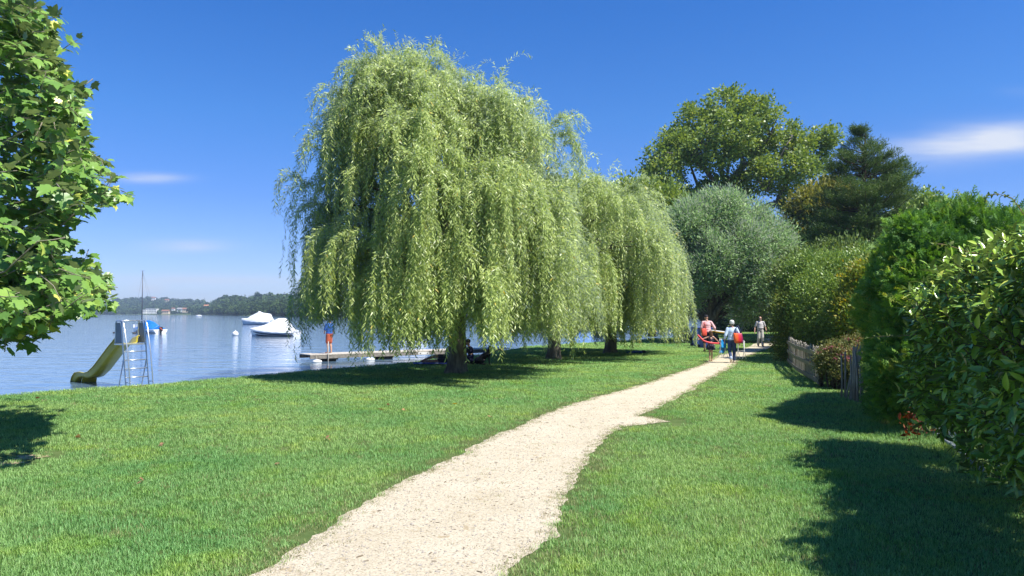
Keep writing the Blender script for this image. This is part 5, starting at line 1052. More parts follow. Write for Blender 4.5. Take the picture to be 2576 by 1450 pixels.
# ------------------------------------------------------------------ jetty, slide, boats, bins, fences
ALU = pmat('galvanised', (.62, .66, .70), .32, .75, nscale=8, namt=.06); WOODG = pmat('grey_wood', (.28, .255, .22), .85, nscale=7, col2=(.14, .13, .115), stretch=(1, 1, 1), bump=.006, bscale=30)
WOODP = pmat('pale_wood', (.60, .55, .47), .8, nscale=5, col2=(.42, .38, .32), bump=.005)
DECKZ = .13
def jetty():
    a = at(780, 893, 33.0); b = at(1262, 894, 39.2); A = Vector((a.x, a.y, DECKZ)); B = Vector((b.x, b.y, DECKZ)); d = (B-A); L = d.length; ang = math.atan2(d.y, d.x)
    t = empty('jetty', (A.x, A.y, WZ), ang, label='long low grey wooden jetty with pale decking running out from the lawn', cat='jetty')
    dz = DECKZ-WZ; g = MB(); x = 0
    r = random.Random(3)
    while x < L+.5: g.box((x+.07, .65, dz-.02+r.uniform(-.002, .002)), (.135, 1.34, .035)); x += .148
    g.build('decking', WOODP, t)
    for y in (.02, 1.26): MB().box((L/2, y, dz-.125), (L, .06, .15), bev=.004).build('side_beam', WOODG, t)
    xs_ = [1.05, L*.374, L*.70]
    for x in xs_:
        MB().box((x, .65, dz-.235), (.62, 1.1, .07)).box((x, .65, dz-.30), (.48, 1.0, .12)).box((x, .65, dz-.62), (.55, 1.05, .5)).build('support_block', pmat('dark_concrete', (.06, .055, .05), .9, nscale=5), t)
    mk('mooring_pole', tubes('mooring_pole', [(np.array([(.82, -.06, -.8), (.82, -.07, .9)]), .022)], 8), pmat('weathered_pole', (.42, .40, .36), .7), t)
    # white plate with two bolt marks near the shore end
    pl = MB().box((L*.55, -.022, dz-.12), (.62, .02, .13), bev=.004).build('white_plate', pmat('white_paint', (.78, .78, .76), .5), t)
    MB().cyl((L*.55-.2, -.04, dz-.12), (L*.55-.2, -.03, dz-.12), .03).build('bolt', pmat('dark_metal', (.05, .05, .05), .5), pl); MB().cyl((L*.55+.2, -.04, dz-.12), (L*.55+.2, -.03, dz-.12), .03).build('bolt', MATS['dark_metal'], pl)
    R = Matrix.Rotation(ang, 3, 'Z')
    for x, y, lab in ((.22, -.28, 'white oval fender float under the outer end of the jetty'), (L*.266, -.28, 'white oval fender float beside the jetty, nearer the shore')):
        p = Vector((A.x, A.y, WZ))+R @ Vector((x, y, .03)); f = empty('fender_float', tuple(p), ang, label=lab, cat='float', group='white floats along the jetty')
        MB().sphere((0, 0, 0), .19, (1.15, .75, .5)).build('float_body', pmat('white_plastic', (.8, .8, .78), .35), f, smooth=True); mk('rope', tubes('rope', [(np.array([(0, .0, .09), (.02, .15, .2), (.03, .27, .32)]), .008)], 5), pmat('rope', (.5, .46, .38), .9), f)
jetty()

def slide():
    P = Vector((-11.1, 21.8, 0)); s = Vector((-.8, .6, 0)).normalized(); w = Vector((.6, .8, 0)).normalized()
    t = empty('water_slide', (P.x, P.y, WZ), 0, label='yellow chute slide with a galvanised ladder standing in the lake', cat='slide'); O = Vector((P.x, P.y, WZ))
    def q(a, b, z): return tuple(P+s*a+w*b+Vector((0, 0, z))-O)
    zt, zp = 1.74, 1.07; W = .33
    fr = tubes
    for sg, nm in ((-1, 'side_frame'), (1, 'side_frame')):
        b = sg*W
        paths = [(np.array([q(.30, b, zp), q(.30, b, zt-.08), q(.26, b, zt-.01), q(.18, b, zt), q(.02, b, zt), q(-.04, b, zt-.05), q(-.13, b, zp+.1), q(-.34, b, .0), q(-.56, b, -1.3)]), .022)]
        mk('side_frame', tubes('side_frame', paths, 10), ALU, t)
        mk('handrail', tubes('handrail', [(np.array([q(.02, b*1.02, zt+.002), q(-.10, b*1.02, zt-.01), q(-.19, b*1.02, zt-.08), q(-.42, b, .9), q(-.80, b, -1.1)]), .018)], 10), ALU, t)
        mk('rail_tie', tubes('rail_tie', [(np.array([q(-.39, b, -.02+.0), q(-.62, b, -.02)]), .014)], 6), ALU, t)
        pn = MB(); a1 = [q(.285, b, zt-.06), q(.05, b, zt-.06), q(-.10, b, zp+.02), q(.285, b, zp+.02)]; pn.poly(a1, thick=tuple(w*.012)); pn.build('side_panel', pmat('grey_sheet', (.24, .26, .28), .55, .1, nscale=4, namt=.08), t)
        mk('strut', tubes('strut', [(np.array([q(-.20, b, .62), q(.42, b*1.0, -1.3)]), .02)], 8), ALU, t)
    mk('top_bar', tubes('top_bar', [(np.array([q(.18, -W, zt+.0), q(.18, W, zt)]), .018)], 8), ALU, t)
    for i, z in enumerate(np.linspace(zp-.22, -.62, 7)):
        a = np.interp(z, [-1.3, 0, zp+.1], [-.56, -.34, -.13]); mk('rung', tubes('rung', [(np.array([q(a, -W, z), q(a, W, z)]), .017)], 8), ALU, t)
    pf = MB(); c = [q(.33, -W-.02, zp-.03), q(-.13, -W-.02, zp-.03), q(-.13, W+.02, zp-.03), q(.33, W+.02, zp-.03)]; pf.poly(c, thick=(0, 0, .035)); pf.build('platform', ALU, t)
    # chute: centre line down to the water with a flat run-out
    cl = [(.10, zp+.01), (.42, zp-.02), (.75, zp-.22), (1.2, zp-.52), (1.7, zp-.86), (2.1, zp-1.06), (2.4, zp-1.12), (2.75, zp-1.10), (3.0, zp-1.13), (3.12, zp-1.23), (3.20, zp-1.40), (3.22, zp-1.55)]
    cu = []
    for i in range(len(cl)-1):
        for k in range(3): u = k/3; cu.append((cl[i][0]+(cl[i+1][0]-cl[i][0])*u, cl[i][1]+(cl[i+1][1]-cl[i][1])*u))
    cu.append(cl[-1]); rings = []
    for i, (a, z) in enumerate(cu):
        j0, j1 = max(i-1, 0), min(i+1, len(cu)-1); tx, tz = cu[j1][0]-cu[j0][0], cu[j1][1]-cu[j0][1]; l = math.hypot(tx, tz); nx, nz_ = -tz/l, tx/l; hh = .17 if i > 4 else .17+.05*(4-i)/4
        ring = []
        for (b, h) in ((-.285, hh-.02), (-.28, hh), (-.245, hh), (-.23, hh-.03), (-.21, .03), (-.17, .0), (0, -.005), (.17, .0), (.21, .03), (.23, hh-.03), (.245, hh), (.28, hh), (.285, hh-.02)): ring.append(Vector(q(a+nx*h, b, z+nz_*h)))
        rings.append(ring)
    loft('chute', rings, pmat('yellow_fibreglass', (.50, .42, .04), .32, nscale=3, col2=(.38, .32, .03), coat=.3), t, solid=.014)
    # closed end under the run-out
    g = MB(); g.poly([q(2.62, -.22, zp-1.11), q(2.62, .22, zp-1.11), q(2.78, .23, WZ-.3), q(2.78, -.23, WZ-.3)], thick=tuple(s*.03)); g.build('chute_foot', MATS['yellow_fibreglass'], t)
slide()

def hull(t, L, B, H, mat, name='hull', sheer=.15, keel=.22, tran=.85, band=None):
    """x: bow at +L/2; z=0 the waterline"""
    rings = []; n = 18
    for i in range(n+1):
        u = i/n; x = -L/2+L*u; w = B/2*(1-max(0, (u-.35)/.65)**2.3)*(.86+.14*min(u/.35, 1)); z1 = H+sheer*u**2; k = -keel*(1-max(0, (u-.55)/.45)**2)
        xs_ = x+ (0 if u < .8 else (u-.8)*.0)
        ch = .15*H
        rake = .35*H*u**4
        pr = [(0, k), (w*.55, k*.55), (w*.80, ch), (w*.93, ch+.35*(z1-ch)), (w, z1-.04), (w*.985, z1)]
        rings.append([Vector((x+rake*(z-k)/(z1-k), -y, z)) for y, z in pr[::-1]]+[Vector((x+rake*(z-k)/(z1-k), y, z)) for y, z in pr[1:]])
    o = loft(name, rings, mat, t, caps=False); bm = bmesh.new(); bm.from_mesh(o.data); bm.faces.new([v for v in bm.verts][:11]); bmesh.ops.recalc_face_normals(bm, faces=bm.faces); bm.to_mesh(o.data); bm.free()
    return rings
def cover(t, L, B, H, sheer, prof, mat, name='cover', skirt=.12):
    """tarpaulin stretched over a boat: prof = [(u, ridge height above gunwale)]"""
    n = 24; rings = []; r = np.random.default_rng(int(L*100))
    for i in range(n+1):
        u = i/n; w = B/2*(1-max(0, (u-.35)/.65)**2.3)*(.86+.14*min(u/.35, 1))*1.05+.01; z1 = H+sheer*u**2; h = np.interp(u, [p[0] for p in prof], [p[1] for p in prof]); x = -L/2+L*u
        ring = []
        for k in range(21):
            a = -1+2*k/20; y = w*a; e = abs(a)
            if k in (0, 20): z = z1-skirt*(1+.10*math.sin(u*34))
            else: z = z1+.02+h*(1-e**1.12)-.05*h*math.sin(math.pi*e)*(1+.5*math.sin(u*19))
            rake = .35*H*u**4
            ring.append(Vector((x+rake*1.0, y, z+.006*math.sin(u*37+e*7))))
        rings.append(ring)
    o = loft(name, rings, mat, t, caps=False); bm = bmesh.new(); bm.from_mesh(o.data); vs = list(bm.verts)
    bm.faces.new(vs[:21]); bmesh.ops.recalc_face_normals(bm, faces=bm.faces); bm.to_mesh(o.data); bm.free(); return o
WHITEH = pmat('white_gelcoat', (.78, .79, .80), .25, nscale=3, namt=.03, coat=.4); TARP = pmat('white_tarp', (.74, .76, .79), .6, nscale=2, namt=.04, bump=.03, bscale=3); NAVYH = pmat('navy_hull', (.02, .03, .06), .25)
def boat(label, px, py, wpx, yaw, build, group='boats moored on the lake', name='motor_boat', z=0):
    Y = (CAMH-WZ)*FPX/(py-789); p = at(px, py, Y); t = empty(name, (p.x, p.y, WZ+z), yaw, label=label, cat='boat', group=group); build(t); return t
def fleet():
    R = math.radians
    def b1(t):
        hull(t, 4.7, 1.9, .46, WHITEH, sheer=.26); cover(t, 4.7, 1.95, .46, .26, [(0, .08), (.04, .18), (.23, 1.15), (.27, 1.22), (.42, 1.16), (.50, .98), (.70, .48), (.9, .12), (1, .02)], TARP)
        for s_ in (-1, 1): mk('rub_rail', tubes('rub_rail', [(np.array([(-2.3, s_*.84, .13), (-.9, s_*.93, .17), (.6, s_*.84, .24), (1.5, s_*.56, .33), (2.12, s_*.17, .42)]), [.05, .06, .06, .055, .03])], 6), NAVYH, t)
        for s_ in (-1, 1): mk('stripe', tubes('stripe', [(np.array([(-2.3, s_*.70, -.02), (-.9, s_*.78, -.01), (.6, s_*.70, .04), (1.5, s_*.42, .12), (2.0, s_*.12, .2)]), .075)], 6), NAVYH, t)
        mk('mooring_line', tubes('mooring_line', [(np.array([(2.35, 0, .62), (2.5, .1, .2), (2.65, .15, -.1)]), .015)], 5), MATS['rope'], t)
    boat('nearest covered motor boat, white tarpaulin peaked at the stern over a dark-striped hull', 690, 846, 0, R(168), b1)
    def b2(t):
        hull(t, 6.0, 2.3, .80, pmat('pale_blue_hull', (.55, .64, .74), .3), sheer=.35); cover(t, 6.0, 2.35, .80, .35, [(0, .5), (.05, 1.25), (.2, 1.35), (.34, 1.45), (.45, 1.75), (.50, 1.45), (.75, .6), (.82, .15), (1, .03)], TARP, skirt=.35)
        mk('mooring_line', tubes('mooring_line', [(np.array([(3.05, 0, 1.0), (3.15, .1, .3), (3.25, .15, -.1)]), .02)], 5), MATS['rope'], t)
    boat('larger covered boat farther out, white tarpaulin with a small peak over a pale blue hull', 648, 817, 0, R(172), b2)
    def b3(t):
        hull(t, 4.6, 1.9, .42, WHITEH, sheer=.2); cv = cover(t, 3.9, 1.75, .44, .1, [(0, .35), (.2, .75), (.45, .95), (.6, .8), (.9, .1), (1, .0)], pmat('blue_tarp', (.02, .20, .62), .5, nscale=4, namt=.15, bump=.04, bscale=4), skirt=.28)
        mk('mast', tubes('mast', [(np.array([(.9, 0, .5), (.92, 0, 6.9)]), [.055, .04])], 8), pmat('dark_mast', (.09, .10, .13), .4), t)
        MB().bar((.5, 0, 6.88), (1.3, 0, 6.88), .02).build('wind_vane', MATS['dark_mast'], t)
        for x, y in ((2.35, 0), (-.1, .8), (-.1, -.8), (-2.2, 0)): mk('stay', tubes('stay', [(np.array([(x, y, .6), (.92, 0, 6.8)]), .008)], 4), MATS['dark_mast'], t)
        MB().box((-2.45, .1, .45), (.3, .26, .5), bev=.05).box((-2.45, .1, .1), (.12, .1, .5)).build('outboard_motor', pmat('black_plastic', (.03, .03, .03), .4), t)
        MB().bar((-2.5, .3, .62), (-3.1, .4, .35), .06).build('tiller_flag', pmat('orange_red', (.7, .12, .06), .5), t)
        MB().box((2.2, 0, .75), (.1, .4, .35)).box((2.0, -.25, .72), (.05, .05, .4)).box((2.0, .25, .72), (.05, .05, .4)).build('bow_rail', WHITEH, t)
    boat('small sailing boat with a bare mast and a bright blue cover behind the slide ladder', 370, 838, 0, R(152), b3, name='sailing_boat')
    def b4(t):
        hull(t, 5.6, 2.1, .6, WHITEH, sheer=.3); cover(t, 5.6, 2.15, .6, .3, [(0, .5), (.2, 1.1), (.5, 1.2), (.7, .5), (1, .03)], TARP, skirt=.2)
    boat('white covered boat half seen through the left part of the largest willow curtain', 1022, 829, 0, R(175), b4)
    def b5(t):
        hull(t, 5, 2.0, .5, WHITEH, sheer=.25); cover(t, 5, 2.05, .5, .25, [(0, .5), (.25, 1.0), (.5, 1.1), (.75, .4), (1, .03)], MATS['blue_tarp'], skirt=.2)
    boat('boat with a blue cover glimpsed through the second willow, farther along the shore', 1458, 826, 0, R(185), b5)
    def b6(t): hull(t, 4.5, 1.8, .5, WHITEH, sheer=.25); cover(t, 4.5, 1.85, .5, .25, [(0, .2), (.3, .5), (.7, .3), (1, .03)], TARP, skirt=.1)
    boat('tiny pale boat close to the far shore, left of the two covered boats', 500, 796.0, 0, R(180), b6)
    for px, py, r_, lab in ((592, 842, .22, 'white mooring buoy with a top knob left of the nearest covered boat'),):
        Y = (CAMH-WZ)*FPX/(py+3-789); p = at(px, py+3, Y); t = empty('mooring_buoy', (p.x, p.y, WZ), 0, label=lab, cat='buoy')
        MB().sphere((0, 0, .16), .30, (1, 1, .95)).build('buoy_body', MATS['white_plastic'], t, smooth=True); MB().cyl((0, 0, .42), (0, 0, .56), .06, .04).build('knob', MATS['white_plastic'], t)
    for px, py, lab in ((289, 838, 'dark duck swimming alone left of the slide platform'), (338, 839, 'dark duck swimming between the slide rails and the sailing boat')):
        Y = (CAMH-WZ)*FPX/(py-789); p = at(px, py, Y); t = empty('duck', (p.x, p.y, WZ), .3, label=lab, cat='duck', group='ducks on the lake')
        fuse('body', [((0, 0, .05), (.2, .1, .09)), ((-.2, 0, .1), (.06, .04, .03)), ((.16, 0, .1), (.2, 0, .24), .045, .035), ((.21, 0, .27), (.06, .045, .045)), ((.25, 0, .265), (.33, 0, .255), .02, .012)], pmat('duck_brown', (.06, .045, .035), .7), t, .012)
fleet()

def houses():
    WALL = pmat('white_render', (.80, .79, .75), .8, nscale=.3, namt=.03); ROOF = pmat('clay_roof', (.32, .15, .09), .85, nscale=.5); BEI = pmat('beige_render', (.66, .54, .38), .8, nscale=.3, namt=.04); GL = pmat('dark_glass', (.06, .08, .10), .2)
    def house(px, py, Y, w, h, d, label, wall, flat=False, nw=4, rows=1, roof=None, rz=0):
        p = at(px, py, Y); t = empty('house', (p.x, p.y, p.z), rz, label=label, cat='house', group='houses on the far shore')
        MB().box((0, 0, h/2-1), (w, d, h+2)).build('wall', wall, t)
        if flat: MB().box((0, 0, h+.15), (w+.5, d+.5, .3)).build('roof', WALL, t)
        else:
            g = MB(); e = .5; g.poly([(-w/2-e, -d/2-e, h), (-w/2-e, d/2+e, h), (-w/2-e, 0, h+d*.34)], thick=(w+2*e, 0, 0)); g.build('roof', roof or ROOF, t)
        for r_ in range(rows):
            for i in range(nw):
                x = -w/2+w*(i+.5)/nw; z = h*(r_+.5)/rows; MB().box((x, -d/2-.03, z), (w/nw*.42, .1, h/rows*.5)).build('window', GL, t)
    house(383, 787, 1385, 20, 7.4, 10, 'long white lakeside building with a row of windows, mostly two storeys', WALL, True, 7, 2); house(365, 787, 1383, 7.5, 5.4, 9, 'low white wing at the left end of the long lakeside building', WALL, True, 3, 1)
    house(417, 788, 1300, 12, 3.4, 7, 'low beige house right of the long white lakeside building', BEI, False, 4, 1); house(436, 784, 1330, 4.5, 5, 5, 'narrow white house among trees right of the beige one', WALL, False, 2, 2)
    house(453, 783, 1330, 9, 4, 6, 'white house with a low roof just left of the orange-roofed one', WALL, False, 3, 1, pmat('grey_roof', (.35, .34, .33), .8)); house(467, 784, 1290, 9, 4, 7, 'cream house with an orange roof left of the wooded point', BEI, False, 3, 1)
    house(521, 776, 1290, 9, 4, 7, 'house with an orange roof half sunk in the trees of the wooded point', BEI, False, 3, 1, pmat('orange_roof', (.48, .22, .11), .85)); house(386.5, 754.5, 1930, 9, 5, 7, 'small white house high on the distant hill', WALL, False, 3, 1); house(420, 759, 1850, 9, 4, 7, 'brownish house on the distant hill right of the small white one', BEI, False, 2, 1)
    # the tall single tree on the far ridge
    Y = 1010; p = at(647, 752, Y); r = np.random.default_rng(4)
    t = empty('ridge_tree', (p.x, Y, p.z-3), label='lone dark tree standing up above the ridge across the lake', cat='tree'); n = 420; u = nrm(r.normal(size=(n, 3)))*r.random((n, 1))**.4*np.array([3.8, 3.8, 4.6])+np.array([0, 0, 8.2]); mk('crown', leafmesh('crown', u, r.normal(size=(n, 3)), r.normal(size=(n, 3)), r.uniform(1.0, 1.9, n), D2, r.random(n)*.4), FAR1, t); mk('trunk', tubes('trunk', [([(0, 0, -2), (0, 0, 7)], [.5, .3])], 6), BARKD, t)
houses()

def bins():
    B = pmat('blue_plastic', (.035, .075, .30), .5, nscale=4, namt=.1)
    for px, py, lab, pap in ((1757, 872, 'blue rubbish bin with a domed lid, the left of two behind the pink-shirted walker', False), (1775, 876, 'blue rubbish bin with a white paper strip, right one behind the pink-shirted walker', True)):
        p = gp(px, py); t = empty('rubbish_bin', (p.x, p.y, 0), .15, label=lab, cat='bin', group='blue bins on the lawn'); w = .62
        rg = [[Vector((x*k, y*k, z)) for x, y in ((-.5, -.5), (.5, -.5), (.5, .5), (-.5, .5))] for z, k in ((0, w*.80), (.05, w*.82), (1.02, w), (1.06, w))]; loft('bin_body', rg, B, t, closed=True, caps=True, smooth=False)
        MB().box((0, 0, 1.11), (w*1.08, w*1.08, .10), bev=.03).build('lid', B, t); MB().cyl((-.35, .33, .1), (.35, .33, .1), .1, .1, 14).build('wheel', pmat('black_plastic', (.03, .03, .03), .4), t); mk('handle', tubes('handle', [(np.array([(-.25, .36, 1.04), (-.25, .42, 1.06), (.25, .42, 1.06), (.25, .36, 1.04)]), .016)], 6), B, t)
        if pap: MB().box((-.18, -.285, .42), (.12, .012, .7)).build('paper_strip', pmat('paper', (.75, .75, .75), .8), t)
bins()

def fences():
    R = random.Random(12)
    pts = [Vector((11.15, 28.9, 0)), Vector((10.1, 25.2, 0)), Vector((9.25, 22.4, 0)), Vector((8.75, 20.6, 0))]
    pts = [gp(1984, 915), gp(2003, 935), gp(2028, 950), gp(2050, 963), gp(2064, 974)]
    t = empty('picket_fence', tuple(pts[0]), label='weathered grey picket fence with three rails curving along the grass edge', cat='fence'); o = pts[0]
    def P(u):
        i = min(int(u), len(pts)-2); return pts[i].lerp(pts[i+1], u-i)
    def T(u): i = min(int(u), len(pts)-2); return (pts[i+1]-pts[i]).normalized()
    for z in (.14, .50, .85):
        for i in range(len(pts)-1):
            a, b = P(i)-o, P(i+1)-o; n = Vector((T(i).y, -T(i).x, 0)); n = n if n.x < 0 else -n; ov = T(i)*.03
            MB().bar(a+Vector((0, 0, z+R.uniform(-.01, .01)))+n*(.045+.003*i), b+Vector((0, 0, z+R.uniform(-.01, .01)))+n*(.045+.003*i), .028, .115).build('rail', WOODG, t)
    u = .0; L = sum((b-a).length for a, b in zip(pts[:-1], pts[1:]))
    k = 0
    while u < len(pts)-1.01:
        i = int(u); p = P(u)-o; d = T(u); h = 1.02+R.uniform(-.06, .06); w = R.uniform(.05, .075); l = R.uniform(-.03, .03)
        M = Matrix.Translation(p) @ Matrix.Rotation(math.atan2(d.y, d.x), 4, 'Z') @ Matrix.Rotation(l, 4, 'Y') @ Matrix.Rotation(R.uniform(-.03, .03), 4, 'X')
        g = MB(); g.poly([(-w/2, 0, .02), (w/2, 0, .02), (w/2, 0, h-.03), (w*R.uniform(-.2, .2), 0, h), (-w/2, 0, h-.04)], thick=(0, .018, 0)); bmesh.ops.transform(g.bm, matrix=M, verts=g.bm.verts); g.build('picket', pmat('pale_picket', (.38, .345, .29), .85, nscale=9, col2=(.17, .15, .12), stretch=(2, 2, .3)), t)
        u += .098/(pts[i+1]-pts[i]).length; k += 1
    for u in (0, 1, 2.02, 3, 3.98):
        p = P(u)-o; MB().box((p.x+.05, p.y+.03, .42), (.075, .075, .95), rz=.4, bev=.006).build('post', pmat('red_brown_post', (.20, .11, .075), .85, nscale=8), t)
    # leaning chestnut pales by the spiraea
    q = [gp(2122, 1002), gp(2150, 1012), gp(2172, 1020)]; t = empty('pale_fence', tuple(q[0]), label='short run of split pales, some leaning, right of the pink-flowered bush', cat='fence'); o = q[0]
    n = 15
    for i in range(n):
        u = i/(n-1)*1.99; j = int(u); p = q[j].lerp(q[j+1], u-j)-o+Vector((R.uniform(-.03, .03), R.uniform(-.04, .1), 0)); lean = .28 if i in (2, 3, 5) else R.uniform(-.06, .10); h = R.uniform(.95, 1.25)
        mk('pale', tubes('pale', [(np.array([tuple(p), tuple(p+Vector((lean*.5, R.uniform(-.03, .03), h*.5))), tuple(p+Vector((lean, R.uniform(-.05, .05), h)))]), [.024, .022, .016])], 5, smooth=False), MATS['pale_picket'], t)
    for z in (.3, .8): mk('wire', tubes('wire', [(np.array([tuple(q[0]-o+Vector((0, 0, z))), tuple(q[1]-o+Vector((0, 0, z))), tuple(q[2]-o+Vector((0, 0, z)))]), .003)], 4), pmat('dark_metal', (.05, .05, .05), .5), t)
    # chain link at the foot of the laurel with its bottom pipe
    a = gp(2352, 1098); b = gp(2470, 1192); t = empty('wire_fence', tuple(a), label='low chain-link mesh strip with a grey bottom pipe below the big-leaved hedge', cat='fence'); d = (b-a)
    g0 = Vector((0, 0, .05)); mk('bottom_pipe', tubes('bottom_pipe', [(np.array([tuple(g0), tuple(d*.5+g0+Vector((.02, 0, .01))), tuple(d+g0)]), .026)], 10), pmat('grey_pipe', (.42, .46, .52), .45, .2, nscale=8), t)
    mk('corner_post', tubes('corner_post', [(np.array([(0, .03, -.05), (0, .03, .62)]), .026)], 10), MATS['grey_pipe'], t)
    wires = []; dn = d.normalized(); Lw = 1.9; st = .065
    for i in range(int(Lw/st)):
        for sg in (-1, 1):
            x0 = i*st; pp = [(dn*(x0+(0 if k % 2 == 0 else sg*st*.5))+Vector((0, 0, .09+k*.038))) for k in range(13)]; wires.append((np.array([tuple(p) for p in pp]), .0022))
    mk('mesh', tubes('mesh', wires, 4, caps=False, smooth=False), MATS['grey_pipe'], t)
    # russet leaves at the corner between the hedges
    r = np.random.default_rng(77); c = gp(2308, 1108); base = (c.x, c.y, 0); n = 60; Pp = np.array([c.x, c.y, .26])+r.normal(size=(n, 3))*np.array([.11, .1, .11]); t = empty('russet_plant', base, label='clump of withered russet-brown leaves between the two hedges at ground level', cat='plant')
    mk('leaves', leafmesh('leaves', Pp-np.array(base), nrm(r.normal(size=(n, 3))+np.array([0, 0, -.4])), r.normal(size=(n, 3)), r.uniform(.06, .12, n), T_fold(.5, -.2, 4)), leafmat('russet_leaf', [(0, (.09, .03, .015)), (.6, (.19, .06, .025)), (1, (.28, .11, .05))], trans=.3), t)
    mk('stem', tubes('stem', [(np.array([(0, 0, -.02), (.02, 0, .2), (-.03, .02, .4)]), .006)], 5), BARKD, t)
fences()

def litter():
    r = np.random.default_rng(9); m = leafmat('fallen_leaf', [(0, (.28, .15, .08)), (.6, (.42, .25, .13)), (1, (.60, .42, .08))], trans=.25)
    spots = [(97, 1004, 'nearest the water at the left edge'), (190, 1106, 'between the tree shadow and the bare patch'), (404, 1126, 'alone on the open lawn left of centre'), (352, 1221, 'lowest on the left part of the lawn'), (822, 1110, 'in the middle of the lawn left of the path bend'), (695, 1178, 'left of the path, lowest of those near the middle'),
             (641, 1002, 'on the lawn just below the large willow shadow'), (790, 1027, 'single, right of the large willow shadow edge'), (975, 1024, 'left one of a close pair on the lawn above the path'), (962, 1036, 'lower one of a close pair on the lawn above the path'), (1014, 1038, 'just right of the close pair on the lawn'), (1230, 1056, 'closest to the path edge at its bend'), (1148, 1021, 'bright yellow, in the open lawn beneath the trunk')]
    for i, (px, py, where) in enumerate(spots):
        p = gp(px, py); t = empty('fallen_leaf', (p.x, p.y, .045), label=('yellow' if i == 12 else 'curled brown')+' fallen leaf '+where.replace('bright yellow, ', ''), cat='leaf', group='fallen leaves on the lawn')
        d = nrm(r.normal(size=(2, 3))*np.array([1, 1, .25])); P = np.array([(0, 0, 0), (.02, .03, .015)]); mk('leaf_blade', leafmesh('leaf_blade', P, d, nrm(r.normal(size=(2, 3))*.5+np.array([0, 0, 1])), [.10, .06], T_plane(), [1., 1.] if i == 12 else r.random(2)*.7), m, t)
    r2 = random.Random(4); t = empty('pebble_pile', tuple(gp(1938, 850)), label='little pile of pale stones at the far path edge beside the hedge', cat='stones'); g = MB()
    for i in range(16): g.sphere((r2.gauss(0, .3), r2.gauss(0, .15), .05+abs(r2.gauss(0, .04))), .09*r2.uniform(.5, 1.1), (1.2, 1, .7), 8)
    g.build('stones', pmat('pale_stone', (.5, .47, .42), .9), t)
litter()
walkers()
loungers()

bpy.data.scenes.remove(TMP)
# ------------------------------------------------------------------ grass: instanced tufts of real blades
GRASSM = leafmat('grass_blade', [(0, (.09, .18, .04)), (.3, (.22, .38, .11)), (.75, (.37, .56, .18)), (1, (.50, .68, .28))], trans=.35, rough=.55, spec=.25, patch=(.58, .78, .76), pscale=.38, patch2=(1.22, 1.06, .72))
DRYM = leafmat('dry_blade', [(0, (.12, .18, .05)), (.5, (.24, .29, .10)), (1, (.40, .38, .20))], trans=.3, rough=.6, spec=.2)
OLIVEB = leafmat('olive_blade', [(0, (.10, .12, .04)), (.5, (.20, .20, .08)), (1, (.34, .29, .16))], trans=.25, rough=.6, spec=.2)
def tuft(name, n, rad, h, w, seed, mat, flat=.35):
    r = np.random.default_rng(seed); V, F, R = [], [], []
    for i in range(n):
        a = r.uniform(0, 6.283); q = rad*math.sqrt(r.random()); x, y = q*math.cos(a), q*math.sin(a); hh = h*r.uniform(.5, 1.15); b = r.uniform(0, 6.283); ln = hh*r.uniform(.15, .95)
        dx, dy = math.cos(b)*ln, math.sin(b)*ln; sx, sy = -math.sin(b)*w/2, math.cos(b)*w/2; k = len(V); z0 = -.005
        V += [(x-sx, y-sy, z0), (x+sx, y+sy, z0), (x+dx*.35+sx*.9, y+dy*.35+sy*.9, hh*.62), (x+dx*.35-sx*.9, y+dy*.35-sy*.9, hh*.62), (x+dx, y+dy, hh)]
        F += [(k, k+1, k+2, k+3), (k+3, k+2, k+4)]; v = r.random(); R += [v]*5
    l = np.concatenate([np.array(f) for f in F]); c = np.array([len(f) for f in F]); me = npmesh(name, np.array(V), l, c, R); me.materials.append(mat)
    return bpy.data.objects.new(name, me)
def scatter(name, P, rot, sc, idx, tufts, parent=None):
    """one object: points carrying rot / scl / idx attributes, a geometry-nodes modifier puts a tuft on every point"""
    me = bpy.data.meshes.new(name); me.vertices.add(len(P)); me.vertices.foreach_set('co', np.asarray(P, np.float32).ravel())
    for nm, d, typ in (('rot', rot, 'FLOAT_VECTOR'), ('scl', sc, 'FLOAT_VECTOR')):
        a = me.attributes.new(nm, typ, 'POINT'); a.data.foreach_set('vector', np.asarray(d, np.float32).ravel())
    a = me.attributes.new('pick', 'INT', 'POINT'); a.data.foreach_set('value', np.asarray(idx, np.int32)); me.update()
    o = bpy.data.objects.new(name, me); COL.objects.link(o)
    ng = bpy.data.node_groups.new(name, 'GeometryNodeTree'); ng.interface.new_socket('Geometry', in_out='INPUT', socket_type='NodeSocketGeometry'); ng.interface.new_socket('Geometry', in_out='OUTPUT', socket_type='NodeSocketGeometry')
    N, L = ng.nodes, ng.links; gi = N.new('NodeGroupInput'); go = N.new('NodeGroupOutput')
    def attr(n, t):
        a = N.new('GeometryNodeInputNamedAttribute'); a.data_type = t; a.inputs[0].default_value = n; return a.outputs[0]
    m2p = N.new('GeometryNodeMeshToPoints'); L.new(gi.outputs[0], m2p.inputs[0])
    join = N.new('GeometryNodeGeometryToInstance')
    for t in reversed(tufts):
        oi = N.new('GeometryNodeObjectInfo'); oi.inputs[0].default_value = t; oi.inputs[1].default_value = True; L.new(oi.outputs[4], join.inputs[0])
    iop = N.new('GeometryNodeInstanceOnPoints'); L.new(m2p.outputs[0], iop.inputs['Points']); L.new(join.outputs[0], iop.inputs['Instance'])
    iop.inputs['Pick Instance'].default_value = True
    L.new(attr('pick', 'INT'), iop.inputs['Instance Index']); L.new(attr('rot', 'FLOAT_VECTOR'), iop.inputs['Rotation']); L.new(attr('scl', 'FLOAT_VECTOR'), iop.inputs['Scale']); L.new(iop.outputs[0], go.inputs[0])
    md = o.modifiers.new('scatter', 'NODES'); md.node_group = ng
    return o
